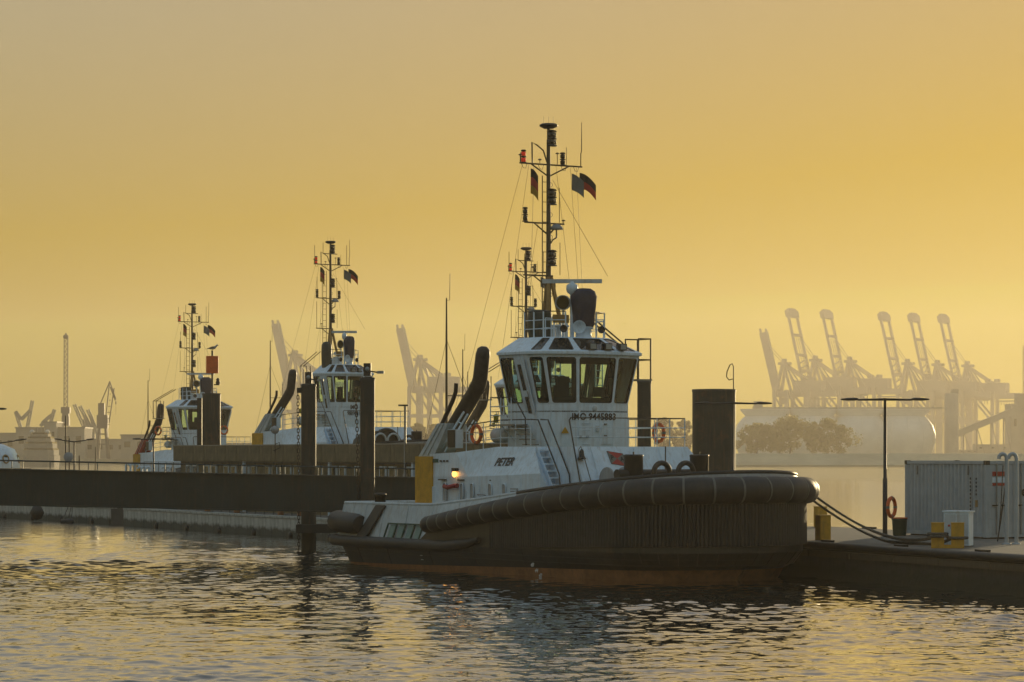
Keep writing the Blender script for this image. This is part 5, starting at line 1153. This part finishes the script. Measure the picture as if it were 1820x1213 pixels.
for i, (px, lb) in enumerate(((1789, 'white bent standpipe at the container doors, left one of the pair'), (1806.5, 'white bent standpipe at the container doors, right one of the pair'))):
    o = at(px, HZ, 101.5); g_ = empty('standpipe', (o.x, 101.5, 1.36), 0, lb, 'pipe', 'white standpipes')
    MB().tube([(0, 0, 0), (0, 0, 3.1)]+[(-.14*(1-math.cos(t)), 0, 3.1+.16*math.sin(t)) for t in (.5, 1., 1.57, 2.1, 2.7, 3.3)], .07, 10).build('pipe', M['cont'], g_)
    MB().lathe([(.16, 0), (.16, .04), (.08, .05)], (0, 0, 0), 12).build('flange', M['cont'], g_)
o = at(1777, HZ, 102); hz_ = tag(MB().tube([(o.x-.03+.22, 101.6, 4.35), (o.x+.12, 101.6, 3.4), (o.x-.02, 101.7, 2.2), (o.x-.12, 101.8, 1.45)], .025, 6).tube([(o.x+.1, 101.9, 4.2), (o.x+.02, 101.9, 2.6), (o.x-.08, 101.9, 1.5)], .018, 6).build('hose', M['black']), 'thin black hose hanging from the white standpipes', 'hose')

cr_ = tag(MB().torus((0, 0, .05), (0, 0, 1), .42, .05, 24, 7).torus((0, 0, .13), (0, 0, 1), .36, .05, 24, 7).torus((.02, 0, .2), (0, 0, 1), .39, .05, 24, 7).build('coiled_rope', M['rope']), 'coil of dark rope lying on the deck beside the lamp post base', 'rope'); cr_.location = rloc(-6.2, -2.6)

# ------------------------------------------------------------------ the boats
TP, TT = (6.64, 104.7), 57
tug('large white and black tug with round fendered bow and name PETER', TP, TT, dict(detail=2, name='PETER', imo=['IMO 9445883'], imos=.375))
tug('middle tug with twin covered monitors behind the brown hut and two piles', (at(731, 808, 172).x, 172), 52, dict(detail=1, dz=1.8, scale=.92, ww=.74, imo=['IMO', '9889081'], imos=.42, mast=17.6, twin=1, platform=2, ladder=1, ladder_v=.35, bigloop=1))
tug('left tug with red funnel casing and life rings at the end of the hut', (at(432, 808, 236).x, 236), 57, dict(detail=1, dz=.1, mast=17.4, platform=2, ladder=1, ladder_v=.25, redcase=1))
tug('mostly hidden tug whose mast rises behind the large tug wheelhouse', (at(1085, 808, 174).x, 174), 57, dict(detail=1, dz=.5, mast=17.3, ladder=1, ladder_v=.3, platform=2))
lifebuoy(world_of(TP, TT, -10.2, 2.98, 5.4), (-.84, -.545, 0), 'orange and white lifebuoy on the starboard rail of the large tug')
lifebuoy(world_of(TP, TT, -6.1, -2.98, 5.45), (-.84, -.545, 0), 'orange lifebuoy on the port rail of the large tug before the pale shore')
o = at(285, 766, 240); lifebuoy((o.x, 238.5, o.z), (-.6, -.8, 0), 'dark ringed lifebuoy on the starboard side of the left tug')
o = at(398, 765, 240); lifebuoy((o.x, 240, o.z), (-.3, -.95, 0), 'orange lifebuoy right of the dark pile beside the left tug')

# mooring ropes from the bow to the yellow bollard
s0 = world_of(TP, TT, 1.1, -4.75, 3.2); s1 = world_of(TP, TT, .8, -4.85, 3.05)
for i, (st_, en, sag, lb) in enumerate(((s0, bp_+Vector((-.3, .24, .42)), .62, 'upper dark mooring rope from the tug bow to the yellow double bollard'), (s1, bp_+Vector((.2, .25, .34)), .78, 'lower dark mooring rope from the tug bow to the yellow double bollard'))):
    pts = []
    for j in range(25):
        t = j/24; p = st_.lerp(en, t); p.z -= sag*4*t*(1-t)*(.75+.5*t); p.z = max(p.z, 1.46+.02*i); pts.append(p)
    q = MB().tube(pts, .042, 7); off_ = Vector((.1, -.05, -.06)); q.tube([p+off_*min(1, 4*t*(1-t)+.2) for p, t in ((p, j/24) for j, p in enumerate(pts))], .042, 7)
    tag(q.build('mooring_rope', M['rope']), lb, 'rope', 'mooring ropes')
tag(MB().torus(bp_+Vector((-.34, 0, .42)), (0, 0, 1), .34, .05, 20, 7).torus(bp_+Vector((-.34, 0, .5)), (0, 0, 1), .33, .05, 20, 7).torus(bp_+Vector((.34, 0, .36)), (0, 0, 1), .34, .05, 20, 7).build('rope_turns', M['rope']), 'turns of rope wound round the yellow double bollard posts', 'rope')

# boat at the left edge
o = at(-46, HZ, 214); wb = empty('workboat', (o.x, 214, 0), 0, 'white boat with porthole and round bow coloured sunlit gold at the left edge', 'boat')
def rnd(L0, r, n=14): return [(L0, -r)]+[(r*math.cos(t)*1.05, r*math.sin(t)) for t in (-math.pi/2+math.pi*i/n for i in range(n+1))]+[(L0, r)]
MB().prism(rnd(-9, 3.6), -1.2, 3.0).build('hull', M['hull'], wb)
MB().prism(rnd(-9, 3.75), 3.0, 3.55).build('bulwark', M['yellow'], wb); MB().tube([(x, y, 3.3) for x, y in rnd(-9, 4.0)], .26, 8).build('rubbing_belt', M['ochre'], wb)  # yellow and ochre put the low sun's gold into the bow's colour
cbn = MB().grid([[(x, y, z) for x, y in rnd(-7, r)] for r, z in ((3.3, 3.5), (3.25, 4.3), (2.9, 5.0), (2.0, 5.4))], False, True).face([(x, y, 5.4) for x, y in rnd(-7, 2.0)]).build('cabin', M['white'], wb)
for a in (-70, -35, 0): 
    n_ = Vector((math.cos(R(a)), math.sin(R(a)), .15)); c = Vector((3.36*math.cos(R(a)), 3.28*math.sin(R(a)), 4.25))
    w = MB().torus(c, n_, .3, .06, 16, 6).build('porthole', M['ochre'], cbn); MB().lathe([(.29, -.02), (0, 0)], c, 16, n_).build('pane', M['dpane'], w)
for x in (-.8, .1): MB().tube([(x-.5, 0, 5.3), (x, 0, 6.9)], .06, 6).build('mast', M['mast'], wb)
for z in (5.8, 6.3, 6.8): MB().tube([(-1.2+(z-5.3)*.31, 0, z), (-.35+(z-5.3)*.31, 0, z)], .04, 5).build('mast_rung', M['mast'], wb)

# ------------------------------------------------------------------ haze
hm = bpy.data.materials.new('river_haze'); hm.use_nodes = True; N = hm.node_tree.nodes; N.remove(N['Principled BSDF'])
pv = N.new('ShaderNodeVolumePrincipled'); pv.inputs['Density'].default_value = .0002; pv.inputs['Color'].default_value = (1, .90, .75, 1); pv.inputs['Anisotropy'].default_value = .45
hm.node_tree.links.new(pv.outputs[0], N['Material Output'].inputs['Volume'])
hz = MB().box(-1720, 1720, -80, 3420, -6, 168).build('haze', hm); tag(hz, kind='stuff')
